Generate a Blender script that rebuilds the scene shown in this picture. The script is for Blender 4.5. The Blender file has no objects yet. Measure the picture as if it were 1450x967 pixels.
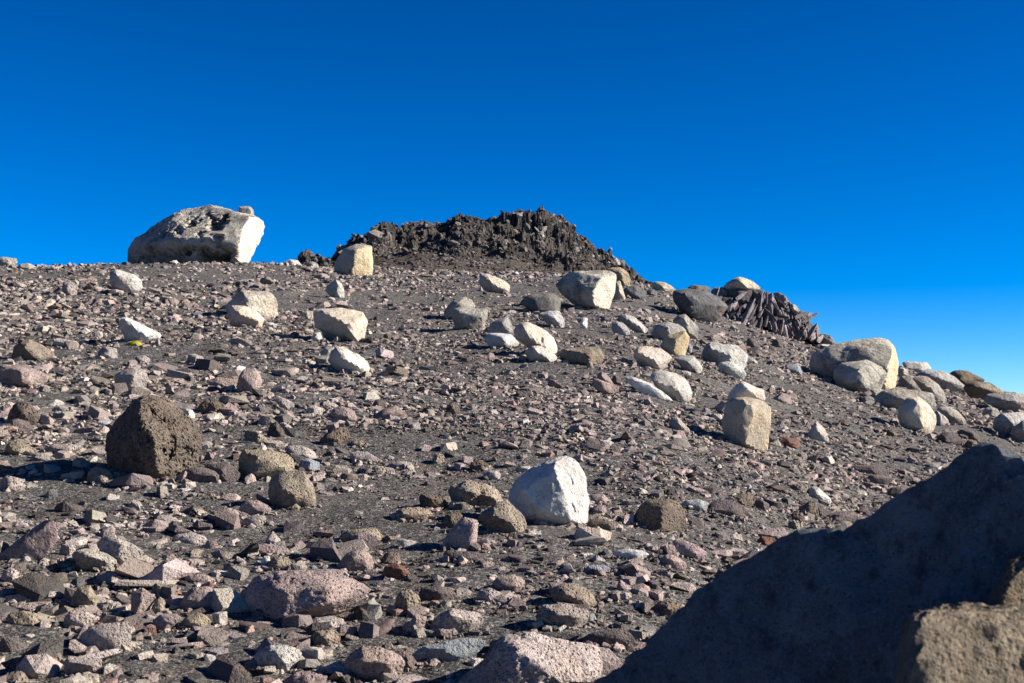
import bpy, bmesh, math, random
import numpy as np
from mathutils import Vector, Matrix

random.seed(7)
rng = np.random.default_rng(7)
S = bpy.context.scene
COL = S.collection

# ------------------------------------------------------------------ camera
F = 2014.0            # focal length in photograph pixels (50 mm on a 36 mm wide frame)
CX, CY = 725.0, 483.5
PITCH = math.radians(3.5)
EYE = 1.6             # camera height above the slope, ground is z = -EYE below the camera
cam_d = bpy.data.cameras.new('camera')
cam_d.sensor_width = 36.0
cam_d.lens = 50.0
cam_d.clip_start = 0.05
cam_d.clip_end = 9000
cam_d.dof.use_dof = True
cam_d.dof.focus_distance = 9.5
cam_d.dof.aperture_fstop = 11.0
cam = bpy.data.objects.new('camera', cam_d)
COL.objects.link(cam)
cam.location = (0, 0, 0)
cam.rotation_euler = (math.pi / 2 + PITCH, 0, 0)
S.camera = cam

# ------------------------------------------------------------------ light and sky
SUN_EL, SUN_AZ = math.radians(27.0), math.radians(94.0)     # azimuth clockwise from the view direction (+Y)
sun_dir = Vector((math.sin(SUN_AZ) * math.cos(SUN_EL), math.cos(SUN_AZ) * math.cos(SUN_EL), math.sin(SUN_EL)))
sd = bpy.data.lights.new('sun', 'SUN')
sd.energy = 5.0
sd.angle = math.radians(0.53)
sd.color = (1.0, 0.915, 0.80)
sun = bpy.data.objects.new('sun', sd)
COL.objects.link(sun)
sun.rotation_euler = sun_dir.to_track_quat('Z', 'Y').to_euler()

W = bpy.data.worlds.new('World')
S.world = W
W.use_nodes = True
nt = W.node_tree
nt.nodes.clear()
sky = nt.nodes.new('ShaderNodeTexSky')
sky.sky_type = 'NISHITA'
sky.sun_disc = False
sky.sun_elevation = SUN_EL
sky.sun_rotation = SUN_AZ
sky.altitude = 3800
sky.air_density = 1.0
sky.dust_density = 0.3
sky.ozone_density = 4.5
hs = nt.nodes.new('ShaderNodeHueSaturation')
hs.inputs['Saturation'].default_value = 1.22
hs.inputs['Value'].default_value = 0.51
hs.inputs['Hue'].default_value = 0.5
bg = nt.nodes.new('ShaderNodeBackground')
bg.inputs['Strength'].default_value = 0.055
wo = nt.nodes.new('ShaderNodeOutputWorld')
gm = nt.nodes.new('ShaderNodeGamma')
gm.inputs[1].default_value = 1.5
nt.links.new(sky.outputs[0], gm.inputs[0])
nt.links.new(gm.outputs[0], hs.inputs['Color'])
nt.links.new(hs.outputs[0], bg.inputs['Color'])
nt.links.new(bg.outputs[0], wo.inputs['Surface'])

S.view_settings.view_transform = 'Standard'
S.view_settings.look = 'None'
S.view_settings.exposure = 1.20
S.view_settings.gamma = 1.0
S.view_settings.use_curve_mapping = False
S.render.engine = 'CYCLES'
S.cycles.max_bounces = 5
S.cycles.diffuse_bounces = 2

# ------------------------------------------------------------------ noise in numpy
_perm = np.random.default_rng(3).permutation(512).astype(np.int64)
_g = np.random.default_rng(5).normal(size=(512, 3))
_g /= np.linalg.norm(_g, axis=1)[:, None]

def gnoise(p):
    p = np.asarray(p, dtype=np.float64)
    i = np.floor(p).astype(np.int64)
    f = p - i
    u = f * f * f * (f * (f * 6 - 15) + 10)
    out = np.zeros(len(p))
    for dx in (0, 1):
        wx = u[:, 0] if dx else 1 - u[:, 0]
        for dy in (0, 1):
            wy = u[:, 1] if dy else 1 - u[:, 1]
            for dz in (0, 1):
                wz = u[:, 2] if dz else 1 - u[:, 2]
                h = _perm[(_perm[(_perm[(i[:, 0] + dx) & 511] + i[:, 1] + dy) & 511] + i[:, 2] + dz) & 511]
                g = _g[h]
                out += wx * wy * wz * (g[:, 0] * (f[:, 0] - dx) + g[:, 1] * (f[:, 1] - dy) + g[:, 2] * (f[:, 2] - dz))
    return out

def cells(p, off=0.0):
    i = np.floor(np.asarray(p, float) + off).astype(np.int64)
    return _perm[(_perm[(_perm[i[:, 0] & 511] + i[:, 1]) & 511] + i[:, 2]) & 511] / 512.0

def fbm(p, octv=4, gain=0.5, lac=2.07, ridge=False, off=0.0):
    p = np.asarray(p, dtype=np.float64) + off
    a, s, t = 1.0, 0.0, 0.0
    for _ in range(octv):
        n = gnoise(p)
        if ridge:
            n = 0.5 - np.abs(n) * 1.6
        s = s + a * n
        p = p * lac + 17.3
        a *= gain
    return s

# ------------------------------------------------------------------ rays and terrain
cp, sp = math.cos(PITCH), math.sin(PITCH)

def ray(u, v):
    """direction with unit depth along the camera axis"""
    x = (u - CX) / F
    y = (CY - v) / F
    return np.array([x, cp - y * sp, sp + y * cp])

def ray_pt(u, v, depth):
    return ray(u, v) * depth

SKYLINE = [(-900, 300), (-500, 340), (-250, 366), (0, 379), (60, 379), (180, 373), (360, 374), (430, 379), (600, 384), (760, 388), (880, 396),
           (960, 414), (1030, 436), (1100, 462), (1170, 488), (1230, 508), (1290, 526), (1370, 545), (1450, 563),
           (1600, 600), (1850, 650), (2300, 700)]
_az, _ts = [], []
for u_, v_ in SKYLINE:
    r_ = ray(u_, v_)
    _az.append(math.atan2(r_[0], r_[1]))
    _ts.append(r_[2] / math.hypot(r_[0], r_[1]))
_az, _ts = np.array(_az), np.array(_ts)
_fa = np.linspace(_az[0], _az[-1], 600)
_ft = np.interp(_fa, _az, _ts)
_k = np.hanning(41); _k /= _k.sum()
_ft = np.convolve(np.pad(_ft, 20, mode='edge'), _k, 'valid')
A_R = (_ft[-1] - _ft[0]) / (math.sin(_fa[-1]) - math.sin(_fa[0]))
B_R = _ft[300] / math.cos(_fa[300])

RM, KQ = 30.0, 0.004
def terrain_base(x, y):
    x = np.asarray(x, float); y = np.asarray(y, float)
    r = np.hypot(x, y)
    az = np.arctan2(x, y)
    s_in = np.interp(az, _fa, _ft)
    w = np.clip((np.abs(az) - 0.40) / 0.35, 0, 1)
    w = w * w * (3 - 2 * w)
    s_out = 0.20 * np.cos(az) - 0.12 * np.sin(az)
    s = s_in * (1 - w) + s_out * w + 0.0484
    q = np.maximum(0, r - RM)
    drop = np.where(q < 45, KQ * q * q, KQ * 2025 + 0.36 * (q - 45))
    z = -EYE + s * np.minimum(r, 400) - np.minimum(drop, 220)
    return z

def terrain_z(x, y):
    x = np.asarray(x, float); y = np.asarray(y, float)
    r = np.hypot(x, y)
    z = terrain_base(x, y)
    P = np.stack([x.ravel(), y.ravel(), np.zeros(x.size)], 1)
    n = 0.16 * fbm(P * 0.35, 3) + 0.03 * fbm(P * 2.6, 2, off=40)
    n = n.reshape(x.shape) * np.clip((r - 2) / 6, 0.15, 1)
    return z + n * np.clip((60 - r) / 20, 0, 1) * np.clip((44 - r) / 14, 0.25, 1)

def ground_hits(us, vs, rmax=37.5):
    """where rays through photograph pixels meet the ground"""
    us = np.asarray(us, float); vs = np.asarray(vs, float)
    d = np.stack([(us - CX) / F, cp - (CY - vs) / F * sp, sp + (CY - vs) / F * cp], 1)
    lo = np.full(len(us), 2.0); hi = np.full(len(us), rmax)
    ts = np.linspace(2.0, rmax, 130)
    found = np.zeros(len(us), bool)
    prev = np.full(len(us), 2.0)
    for t in ts[1:]:
        P = d * t
        below = (P[:, 2] < terrain_z(P[:, 0], P[:, 1])) & ~found
        hi[below] = t; lo[below] = prev[below]
        found |= below
        prev[:] = t
        if found.all():
            break
    for _ in range(14):
        m = (lo + hi) / 2
        P = d * m[:, None]
        b = P[:, 2] < terrain_z(P[:, 0], P[:, 1])
        hi = np.where(b & found, m, hi); lo = np.where(b | ~found, lo, m)
    hi[~found] = rmax
    return d * hi[:, None], hi, found

# ------------------------------------------------------------------ materials
def new_mat(name):
    m = bpy.data.materials.new(name)
    m.use_nodes = True
    n = m.node_tree
    n.nodes.clear()
    out = n.nodes.new('ShaderNodeOutputMaterial')
    b = n.nodes.new('ShaderNodeBsdfPrincipled')
    b.inputs['Roughness'].default_value = 0.9
    b.inputs['Specular IOR Level'].default_value = 0.25
    n.links.new(b.outputs[0], out.inputs['Surface'])
    return m, n, b

class NB:
    def __init__(s, n): s.n = n
    def add(s, t, **kw):
        x = s.n.nodes.new(t)
        for k, v in kw.items():
            if k in x.inputs.keys(): x.inputs[k].default_value = v
            else: setattr(x, k, v)
        return x
    def link(s, a, b): s.n.links.new(a, b)
    def noise(s, vec, scale, detail=4, rough=0.55):
        x = s.add('ShaderNodeTexNoise', Scale=scale, Detail=detail, Roughness=rough)
        s.link(vec, x.inputs['Vector']); return x.outputs['Fac']
    def ramp(s, fac, a, b, ca=0.0, cb=1.0):
        x = s.add('ShaderNodeMapRange')
        x.inputs[1].default_value = a; x.inputs[2].default_value = b
        x.inputs[3].default_value = ca; x.inputs[4].default_value = cb
        s.link(fac, x.inputs[0]); return x.outputs[0]
    def mix(s, fac, a, b, mode='MIX'):
        x = s.add('ShaderNodeMix', data_type='RGBA', blend_type=mode)
        if isinstance(fac, float): x.inputs[0].default_value = fac
        else: s.link(fac, x.inputs[0])
        for i, c in ((6, a), (7, b)):
            if isinstance(c, tuple): x.inputs[i].default_value = (*c, 1)
            else: s.link(c, x.inputs[i])
        return x.outputs[2]
    def math(s, op, a, b=0.0):
        x = s.add('ShaderNodeMath', operation=op)
        for i, c in ((0, a), (1, b)):
            if isinstance(c, (int, float)): x.inputs[i].default_value = c
            else: s.link(c, x.inputs[i])
        return x.outputs[0]

def stone_coords(k, offset=True):
    tc = k.add('ShaderNodeTexCoord')
    if not offset: return tc.outputs['Object'], None
    oi = k.add('ShaderNodeObjectInfo')
    r = k.math('MULTIPLY', oi.outputs['Random'], 37.0)
    va = k.add('ShaderNodeVectorMath', operation='ADD')
    k.link(tc.outputs['Object'], va.inputs[0]); k.link(r, va.inputs[1])
    return va.outputs[0], oi

def make_stone_mat(name, kind, fine=1.0, attr=False, patina=0.0, stain=(0.62, 0.40, 0.18), stain_amt=0.3, speck=0.35, pits=0.0, bump=0.5, dirt=0.4, glint=1.5):
    """own colour from the object's colour (or the 'tint' attribute of merged stones), then patches, stains, speckles, pits"""
    m, n, b = new_mat(name)
    k = NB(n)
    vec, oi = stone_coords(k, not attr)
    if attr:
        at = k.add('ShaderNodeAttribute', attribute_name='tint')
        base = at.outputs['Color']
    else:
        base = oi.outputs['Color']
    big = k.noise(vec, 2.2 * fine, 5, 0.6)
    col = k.mix(k.ramp(big, 0.30, 0.70), k.mix(1.0, base, (0.66, 0.66, 0.68), 'MULTIPLY'), k.mix(1.0, base, (1.15, 1.12, 1.08), 'MULTIPLY'))
    st = k.ramp(k.noise(vec, 3.4 * fine, 6, 0.65), 0.50, 0.68)
    if stain_amt:
        stc = k.mix(1.0, base, stain, 'MULTIPLY')
        col = k.mix(k.math('MULTIPLY', st, stain_amt), col, k.mix(0.5, stc, stain))
    wv = k.ramp(k.noise(vec, 1.6 * fine, 9, 0.75), 0.52, 0.60)
    col = k.mix(k.math('MULTIPLY', wv, dirt * 0.6), col, k.mix(1.0, base, (0.50, 0.46, 0.42), 'MULTIPLY'))
    # dark weathering in blotches
    dk = k.ramp(k.noise(vec, 6.5 * fine, 8, 0.72), 0.50, 0.66)
    col = k.mix(k.math('MULTIPLY', dk, dirt), col, k.mix(1.0, base, (0.32, 0.31, 0.31), 'MULTIPLY'))
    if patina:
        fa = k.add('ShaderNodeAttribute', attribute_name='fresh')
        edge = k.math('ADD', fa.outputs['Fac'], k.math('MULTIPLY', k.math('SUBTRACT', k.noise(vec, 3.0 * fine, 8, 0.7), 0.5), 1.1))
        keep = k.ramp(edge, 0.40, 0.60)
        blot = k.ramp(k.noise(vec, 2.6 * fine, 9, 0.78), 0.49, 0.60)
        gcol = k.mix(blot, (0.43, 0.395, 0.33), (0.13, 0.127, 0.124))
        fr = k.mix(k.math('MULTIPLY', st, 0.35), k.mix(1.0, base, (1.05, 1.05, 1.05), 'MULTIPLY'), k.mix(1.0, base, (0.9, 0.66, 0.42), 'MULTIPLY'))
        col = k.mix(k.math('MULTIPLY', k.math('SUBTRACT', 1.0, keep), patina), k.mix(keep, col, fr), gcol)  # faces turned from the chosen side go blotched grey, the rest keep the tint
    # mineral speckles
    s1 = k.noise(vec, 38 * fine, 3, 0.8)
    col = k.mix(k.math('MULTIPLY', k.ramp(s1, 0.55, 0.63), speck), col, (0.05, 0.05, 0.055))
    s2 = k.noise(vec, 52 * fine, 2, 0.7)
    col = k.mix(k.math('MULTIPLY', k.ramp(s2, 0.60, 0.68), speck), col, k.mix(1.0, base, (glint, glint, glint), 'MULTIPLY'))
    h = k.math('ADD', k.math('MULTIPLY', k.noise(vec, 7 * fine, 10, 0.68), 1.0), k.math('MULTIPLY', k.noise(vec, 45 * fine, 4, 0.7), 0.22))
    if pits:
        vo = k.add('ShaderNodeTexVoronoi', Scale=26 * fine)
        k.link(vec, vo.inputs['Vector'])
        pm = k.ramp(vo.outputs['Distance'], 0.10, 0.42)
        vo2 = k.add('ShaderNodeTexVoronoi', Scale=61 * fine)
        k.link(vec, vo2.inputs['Vector'])
        pm2 = k.ramp(vo2.outputs['Distance'], 0.08, 0.4)
        h = k.math('ADD', h, k.math('MULTIPLY', k.math('MULTIPLY', pm, pm2), 0.55 * pits))
        col = k.mix(k.math('MULTIPLY', k.math('SUBTRACT', 1.0, pm), 0.55 * pits), col, k.mix(1.0, base, (0.3, 0.28, 0.26), 'MULTIPLY'))
    bp = k.add('ShaderNodeBump', Strength=min(1.0, bump), Distance=0.07 * max(1.0, bump) / fine)
    k.link(h, bp.inputs['Height'])
    k.link(bp.outputs[0], b.inputs['Normal'])
    k.link(col, b.inputs['Base Color'])
    return m

M = {
    'granite': make_stone_mat('pale_granite', 'granite', 1.2, stain_amt=0.32, speck=0.45, bump=0.9, dirt=0.42),
    'granite_far': make_stone_mat('pale_granite_coarse', 'granite', 0.55, stain_amt=0.42, speck=0.45, bump=1.4, dirt=0.62),
    'patina': make_stone_mat('two_tone_granite', 'granite', 0.6, stain_amt=0.35, speck=0.3, bump=1.0, dirt=0.6, patina=0.9),
    'white': make_stone_mat('white_granite', 'granite', 2.2, stain_amt=0.15, speck=0.45, bump=1.2, dirt=0.38),
    'rough': make_stone_mat('porous_lava', 'rough', 1.5, stain=(0.42, 0.27, 0.17), stain_amt=0.35, speck=0.2, pits=1.0, bump=1.0, dirt=0.45),
    'rough_near': make_stone_mat('porous_lava_pale', 'rough', 2.2, stain=(0.42, 0.27, 0.17), stain_amt=0.3, speck=0.3, pits=0.8, bump=0.9, dirt=0.6),
    'slab': make_stone_mat('platy_andesite', 'slab', 2.0, stain=(0.45, 0.28, 0.20), stain_amt=0.25, speck=0.35, pits=0.45, bump=0.9, dirt=0.5),
    'crag': make_stone_mat('dark_crag_rock', 'slab', 0.5, stain=(0.32, 0.22, 0.15), stain_amt=0.3, speck=0.2, bump=1.0, dirt=0.55),
    'scree': make_stone_mat('scree_stone', 'slab', 2.4, attr=True, stain=(0.4, 0.26, 0.18), stain_amt=0.2, speck=0.3, pits=0.4, bump=0.8, dirt=0.4),
}

def soil_mat():
    m, n, b = new_mat('volcanic_grit')
    k = NB(n)
    tc = k.add('ShaderNodeTexCoord'); vec = tc.outputs['Object']
    big = k.noise(vec, 0.28, 5, 0.6)
    col = k.mix(k.ramp(big, 0.35, 0.65), (0.030, 0.0295, 0.030), (0.062, 0.056, 0.051))
    mid = k.noise(vec, 1.9, 5, 0.6)
    col = k.mix(k.ramp(mid, 0.50, 0.72), col, (0.10, 0.078, 0.058))
    for sc, thr in ((115.0, 0.18), (55.0, 0.12), (210.0, 0.22)):
        vo = k.add('ShaderNodeTexVoronoi', Scale=sc)
        k.link(vec, vo.inputs['Vector'])
        sx = k.add('ShaderNodeSeparateColor'); k.link(vo.outputs['Color'], sx.inputs[0])
        f = k.ramp(sx.outputs[0], 1 - thr, 1 - thr + 0.03)
        g = k.mix(sx.outputs[1], (0.34, 0.30, 0.25), (0.55, 0.54, 0.53))
        col = k.mix(k.math('MULTIPLY', f, 0.38), col, g)
        f2 = k.ramp(sx.outputs[2], 0.70, 0.73)
        col = k.mix(k.math('MULTIPLY', f2, 0.4), col, (0.03, 0.031, 0.034))
    vo = k.add('ShaderNodeTexVoronoi', Scale=80.0); k.link(vec, vo.inputs['Vector'])
    vo2 = k.add('ShaderNodeTexVoronoi', Scale=30.0); k.link(vec, vo2.inputs['Vector'])
    h = k.math('ADD', k.math('MULTIPLY', vo.outputs['Distance'], -0.15), k.math('MULTIPLY', vo2.outputs['Distance'], -0.25))
    h = k.math('ADD', h, k.math('MULTIPLY', k.noise(vec, 9.0, 9, 0.7), 1.6))
    bp = k.add('ShaderNodeBump', Strength=0.9, Distance=0.035)
    k.link(h, bp.inputs['Height']); k.link(bp.outputs[0], b.inputs['Normal'])
    k.link(col, b.inputs['Base Color'])
    b.inputs['Roughness'].default_value = 0.95
    return m
M['soil'] = soil_mat()

def hill_mat():
    m, n, b = new_mat('lava_hill')
    k = NB(n)
    tc = k.add('ShaderNodeTexCoord'); vec = tc.outputs['Object']
    big = k.noise(vec, 0.32, 6, 0.62)
    at = k.add('ShaderNodeAttribute', attribute_name='scree')
    col = k.mix(k.ramp(big, 0.38, 0.62), (0.038, 0.034, 0.032), (0.105, 0.088, 0.075))
    col = k.mix(at.outputs['Fac'], col, (0.105, 0.086, 0.070))
    s = k.noise(vec, 3.6, 8, 0.75)
    col = k.mix(k.ramp(s, 0.56, 0.64), col, (0.26, 0.225, 0.20))
    col = k.mix(k.ramp(s, 0.44, 0.38), col, (0.03, 0.027, 0.026))
    bp = k.add('ShaderNodeBump', Strength=1.0, Distance=0.25)
    k.link(k.noise(vec, 2.2, 10, 0.75), bp.inputs['Height']); k.link(bp.outputs[0], b.inputs['Normal'])
    k.link(col, b.inputs['Base Color'])
    return m
M['hill'] = hill_mat()

# ------------------------------------------------------------------ mesh helpers
def mesh_from(name, V, Fc, mat, smooth=True):
    me = bpy.data.meshes.new(name)
    V = np.asarray(V, dtype=np.float32)
    Fc = np.asarray(Fc, dtype=np.int32)
    k = Fc.shape[1]
    me.vertices.add(len(V)); me.vertices.foreach_set('co', V.ravel())
    me.loops.add(Fc.size); me.loops.foreach_set('vertex_index', Fc.ravel())
    me.polygons.add(len(Fc))
    me.polygons.foreach_set('loop_start', np.arange(len(Fc), dtype=np.int32) * k)
    me.update(calc_edges=True)
    me.polygons.foreach_set('use_smooth', np.full(len(Fc), smooth))
    me.materials.append(mat)
    me.update()
    return me

def link(name, me, loc=(0, 0, 0), parent=None, **props):
    o = bpy.data.objects.new(name, me)
    o.location = loc
    COL.objects.link(o)
    if parent is not None: o.parent = parent
    for a, b_ in props.items(): o[a] = b_
    return o

_ico = {}
def ico(sub):
    if sub not in _ico:
        bm = bmesh.new()
        bmesh.ops.create_icosphere(bm, subdivisions=sub, radius=1.0)
        V = np.array([v.co[:] for v in bm.verts]); Fc = np.array([[v.index for v in f.verts] for f in bm.faces])
        V /= np.linalg.norm(V, axis=1)[:, None]
        bm.free()
        _ico[sub] = (V, Fc)
    return _ico[sub]

def hull(pts):
    """convex hull: outward plane normals, offsets (about the origin) and the triangles"""
    bm = bmesh.new()
    for p in pts: bm.verts.new(p)
    bmesh.ops.convex_hull(bm, input=bm.verts)
    loose = [v for v in bm.verts if not v.link_faces]
    bmesh.ops.delete(bm, geom=loose, context='VERTS')
    bmesh.ops.recalc_face_normals(bm, faces=bm.faces)
    bm.verts.index_update()
    V = np.array([v.co[:] for v in bm.verts])
    T = np.array([[v.index for v in f.verts] for f in bm.faces])
    bm.free()
    n = np.cross(V[T[:, 1]] - V[T[:, 0]], V[T[:, 2]] - V[T[:, 0]])
    a = np.linalg.norm(n, axis=1)
    ok = a > 1e-9
    n = n[ok] / a[ok][:, None]
    off = np.einsum('ij,ij->i', n, V[T[ok][:, 0]])
    fl = off < 0
    n[fl] *= -1; off[fl] *= -1
    keep_n, keep_o = [], []
    for i in np.argsort(-a[ok]):
        if all(np.dot(n[i], q) < 0.985 for q in keep_n):
            keep_n.append(n[i]); keep_o.append(max(off[i], 1e-4))
    return np.array(keep_n), np.array(keep_o), V, T

def rock_mesh(name, pts, mat, sub=4, sharp=26, chips=8, amp=0.03, freq=3.0, seed=0, ridge=False, dents=(), fine_amp=0.35, strata=0.0, cutlo=0.85, fresh=None, crease=22.0):
    """a boulder: rounded convex body through pts (origin = its middle), chipped by a few extra planes, then weathered by noise"""
    r_ = np.random.default_rng(seed)
    pts = np.asarray(pts, float)
    c = pts.mean(0)
    Q = pts - c
    n, off, HV, _ = hull([tuple(q) for q in Q])
    ext = np.maximum(np.abs(HV).max(0), 1e-3)
    size = float(np.linalg.norm(ext))
    if chips:
        d = r_.normal(size=(chips, 3)); d /= np.linalg.norm(d, axis=1)[:, None]
        sup = (HV @ d.T).max(0)
        cut = sup * r_.uniform(cutlo, 0.99, chips)
        n = np.vstack([n, d]); off = np.concatenate([off, cut])
    D, T = ico(sub)
    D = D * ext; D = D / np.linalg.norm(D, axis=1)[:, None]
    q = np.maximum(D @ n.T / off, 0)
    mx = q.max(1)
    rad = 1.0 / (mx * ((q / mx[:, None]) ** sharp).sum(1) ** (1.0 / sharp))
    P = D * rad[:, None]
    s = size
    o = r_.uniform(0, 60)
    nz = fbm(P / s * freq, 4, 0.55, off=o) * amp * s * 1.6
    nz += fbm(P / s * freq * 4.5, 3, 0.6, off=o + 9, ridge=ridge) * amp * s * fine_amp
    if strata:
        ax = np.array([0.25, 0.1, 1.0]); h = (P @ ax) / s * 9 + fbm(P / s * 3, 2, off=o) * 2.0
        nz += strata * s * (np.abs((h % 1.0) - 0.5) - 0.25)
    P = P + D * nz[:, None]
    for (pc, rr, dep) in dents:
        dv = (P - (np.asarray(pc) - c)) * np.array([1, .25, 1])
        d2 = np.linalg.norm(dv, axis=1) / rr + (P[:, 1] > 0) * 9 + (0.9 * fbm(P / rr * 1.1, 3, 0.6, off=7) if rr > 0.03 * s else 0.0)
        w = np.clip(1 - d2, 0, 1); w = w * w * (3 - 2 * w)
        P = P + np.array([0, 1.0, 0.0]) * (w * dep)[:, None]
    me = mesh_from(name, P, T, mat)
    if crease: me.set_sharp_from_angle(angle=math.radians(crease))
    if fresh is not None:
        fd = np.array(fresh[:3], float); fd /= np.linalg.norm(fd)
        w = np.clip(((n[q.argmax(1)] @ fd) - fresh[3]) / 0.06, 0, 1)  # facets turned toward the given direction keep the tint
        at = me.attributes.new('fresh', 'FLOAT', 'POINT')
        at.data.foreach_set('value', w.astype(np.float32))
    return me, c

# zoomed views of the photograph that the outlines were read from: x0, y0, scale
REG = {'Z1': (0, 260, 3.6225), 'Z2': (350, 260, 3.6225), 'Z3': (600, 360, 4.8333), 'Z4': (800, 360, 4.8333), 'Z5': (1000, 360, 3.2222),
       'Z6': (0, 467, 3.6225), 'Z7': (0, 700, 3.6225), 'Z8': (350, 700, 3.6225), 'Y1': (700, 600, 3.6225), 'Y2': (800, 620, 2.2308),
       'Y3': (400, 280, 2.9), 'Y4': (940, 380, 4.8333), 'Y5': (160, 270, 6.0417), 'Y6': (350, 500, 3.6225), 'Y7': (700, 520, 3.625),
       'Y8': (600, 780, 4.8333), 'P': (0, 0, 1.0), 'W6': (1100, 640, 4.131), 'W7': (200, 560, 4.0278)}

TINT = {'W': (.62, .61, .565), 'C': (.62, .545, .435), 'O': (.53, .43, .28), 'G': (.42, .41, .385), 'D': (.19, .19, .19), 'N': (.51, .48, .425),
        'S': (.18, .145, .115), 'P': (.39, .31, .285), 'U': (.15, .125, .12), 'B': (.34, .37, .39), 'R': (.20, .10, .065),
        'T': (.33, .28, .215), 'K': (.44, .385, .35), 'H': (.42, .445, .45), 'L': (.68, .67, .62)}
KIND = {'W': 'granite', 'C': 'granite', 'O': 'granite', 'G': 'granite', 'D': 'granite', 'N': 'granite', 'S': 'rough', 'T': 'rough', 'P': 'slab',
        'U': 'slab', 'B': 'slab', 'R': 'slab', 'K': 'slab', 'H': 'granite', 'L': 'granite'}
LANDMARKS = []          # (short name, u, v) for telling the smaller stones apart

def boulder(name, cat, tint, reg, outline, label, front=(), depth=None, thick=1.0, base=None, dents=(), group=None, grow=0.0, **kw):
    x0, y0, sc = REG[reg]
    O = np.array([(x0 + a / sc, y0 + b / sc) for a, b in outline], float)
    cen = O.mean(0)
    Wd = O[:, 0].max() - O[:, 0].min(); Hd = O[:, 1].max() - O[:, 1].min()
    vb = O[:, 1].max() if base is None else y0 + base / sc
    size_px = max(Wd, Hd)
    if depth is None:
        P, t, ok = ground_hits([cen[0]], [vb])
        rb = float(t[0])
    else:
        rb = depth
    w_m = size_px / F * rb
    dep_half = 0.36 * w_m * thick
    mid = rb + 0.55 * dep_half
    px = mid / F
    pts = []
    low = vb - 0.35 * Hd
    for u, v in O:
        pts.append(ray_pt(u, v, mid))
    for u, v in O:                                   # front and back shoulders
        uu, vv = cen[0] + (u - cen[0]) * 0.55, cen[1] + (v - cen[1]) * 0.60
        if front: pts.append(ray_pt(uu, vv, mid - dep_half * 0.40))
        uu, vv = cen[0] + (u - cen[0]) * 0.8, cen[1] + (v - cen[1]) * 0.8
        pts.append(ray_pt(uu, vv + 0.03 * Hd, mid + dep_half * 0.9))
    rf = random.Random(int(cen[0] * 7 + cen[1] * 13))
    ff = [(x0 + fx / sc, y0 + fy / sc, fd) for fx, fy, fd in front]
    if not ff:
        uo = cen[0] + Wd * rf.uniform(-.10, .22)
        ff = [(uo, cen[1] - Hd * rf.uniform(.12, .26), rf.uniform(.16, .28)), (uo + Wd * rf.uniform(-.1, .12), cen[1] + Hd * rf.uniform(.16, .34), rf.uniform(.28, .38)),
              (cen[0] - Wd * rf.uniform(.15, .28), cen[1] + Hd * rf.uniform(-.05, .25), rf.uniform(.18, .3))]
    for u, v, fd in ff:
        pts.append(ray_pt(u, v, mid - fd * 3.0 * dep_half))
    for u, v in O:                                   # below the ground
        if v > low:
            pts.append(ray_pt(cen[0] + (u - cen[0]) * .94, v, mid) + np.array([0, 0, -0.10 * Hd * px - 0.02]))
    dd = []
    dents = list(dents)
    for path, rad, dp in kw.pop('cracks', ()):
        for (xa, ya), (xb, yb) in zip(path[:-1], path[1:]):
            for f in np.linspace(0, 1, max(2, int(math.hypot(xb - xa, yb - ya) / (rad * .7)))):
                dents.append((xa + (xb - xa) * f, ya + (yb - ya) * f, rad, dp))
    for a, b, rad, dp in dents:
        dd.append((ray_pt(x0 + a / sc, y0 + b / sc, mid - dep_half * 0.8), rad / sc * px, dp * w_m))
    kind = KIND[tint]
    if 'mat' in kw: kind = kw.pop('mat')
    FEET.append((cen[0], vb, Wd, rb))
    if kind == 'granite' and tint == 'L': kind = 'white'
    if kind == 'granite' and rb > 17: kind = 'granite_far'
    spx = size_px * 0.706
    sub = kw.pop('sub', 5 if spx > 58 else (4 if spx > 16 else 3))
    dfl = {'rough': dict(amp=0.040, freq=3.2, chips=16, sharp=60, ridge=True, fine_amp=0.6),
           'rough_near': dict(amp=0.034, freq=3.2, chips=16, sharp=70, ridge=True, fine_amp=0.6),
           'slab': dict(amp=0.017, freq=3.4, chips=14, sharp=140, fine_amp=0.75, ridge=True)}.get(kind, dict(amp=0.017, freq=3.0, chips=14, sharp=150, fine_amp=0.6, ridge=True))
    dfl['chips'] = 8; dfl['cutlo'] = 0.965 if front else 0.94
    tintc = kw.pop('tintc', None)
    dfl.update(kw)
    seed = abs(hash((round(cen[0]), round(cen[1])))) % 100000
    me, c = rock_mesh(name, pts, M[kind], sub=sub, seed=seed, dents=dd, **dfl)
    o = link(name, me, tuple(c), label=label, category=cat)
    if group: o['group'] = group
    r_ = random.Random(seed)
    t = tintc or TINT[tint]; j = r_.uniform(0.92, 1.08)
    o.color = (t[0] * j, t[1] * j * r_.uniform(.98, 1.02), t[2] * j * r_.uniform(.96, 1.04), 1)
    TAKEN.append((cen[0], cen[1], Wd / 2, Hd / 2))
    return o
TAKEN = []
FEET = []
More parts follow.
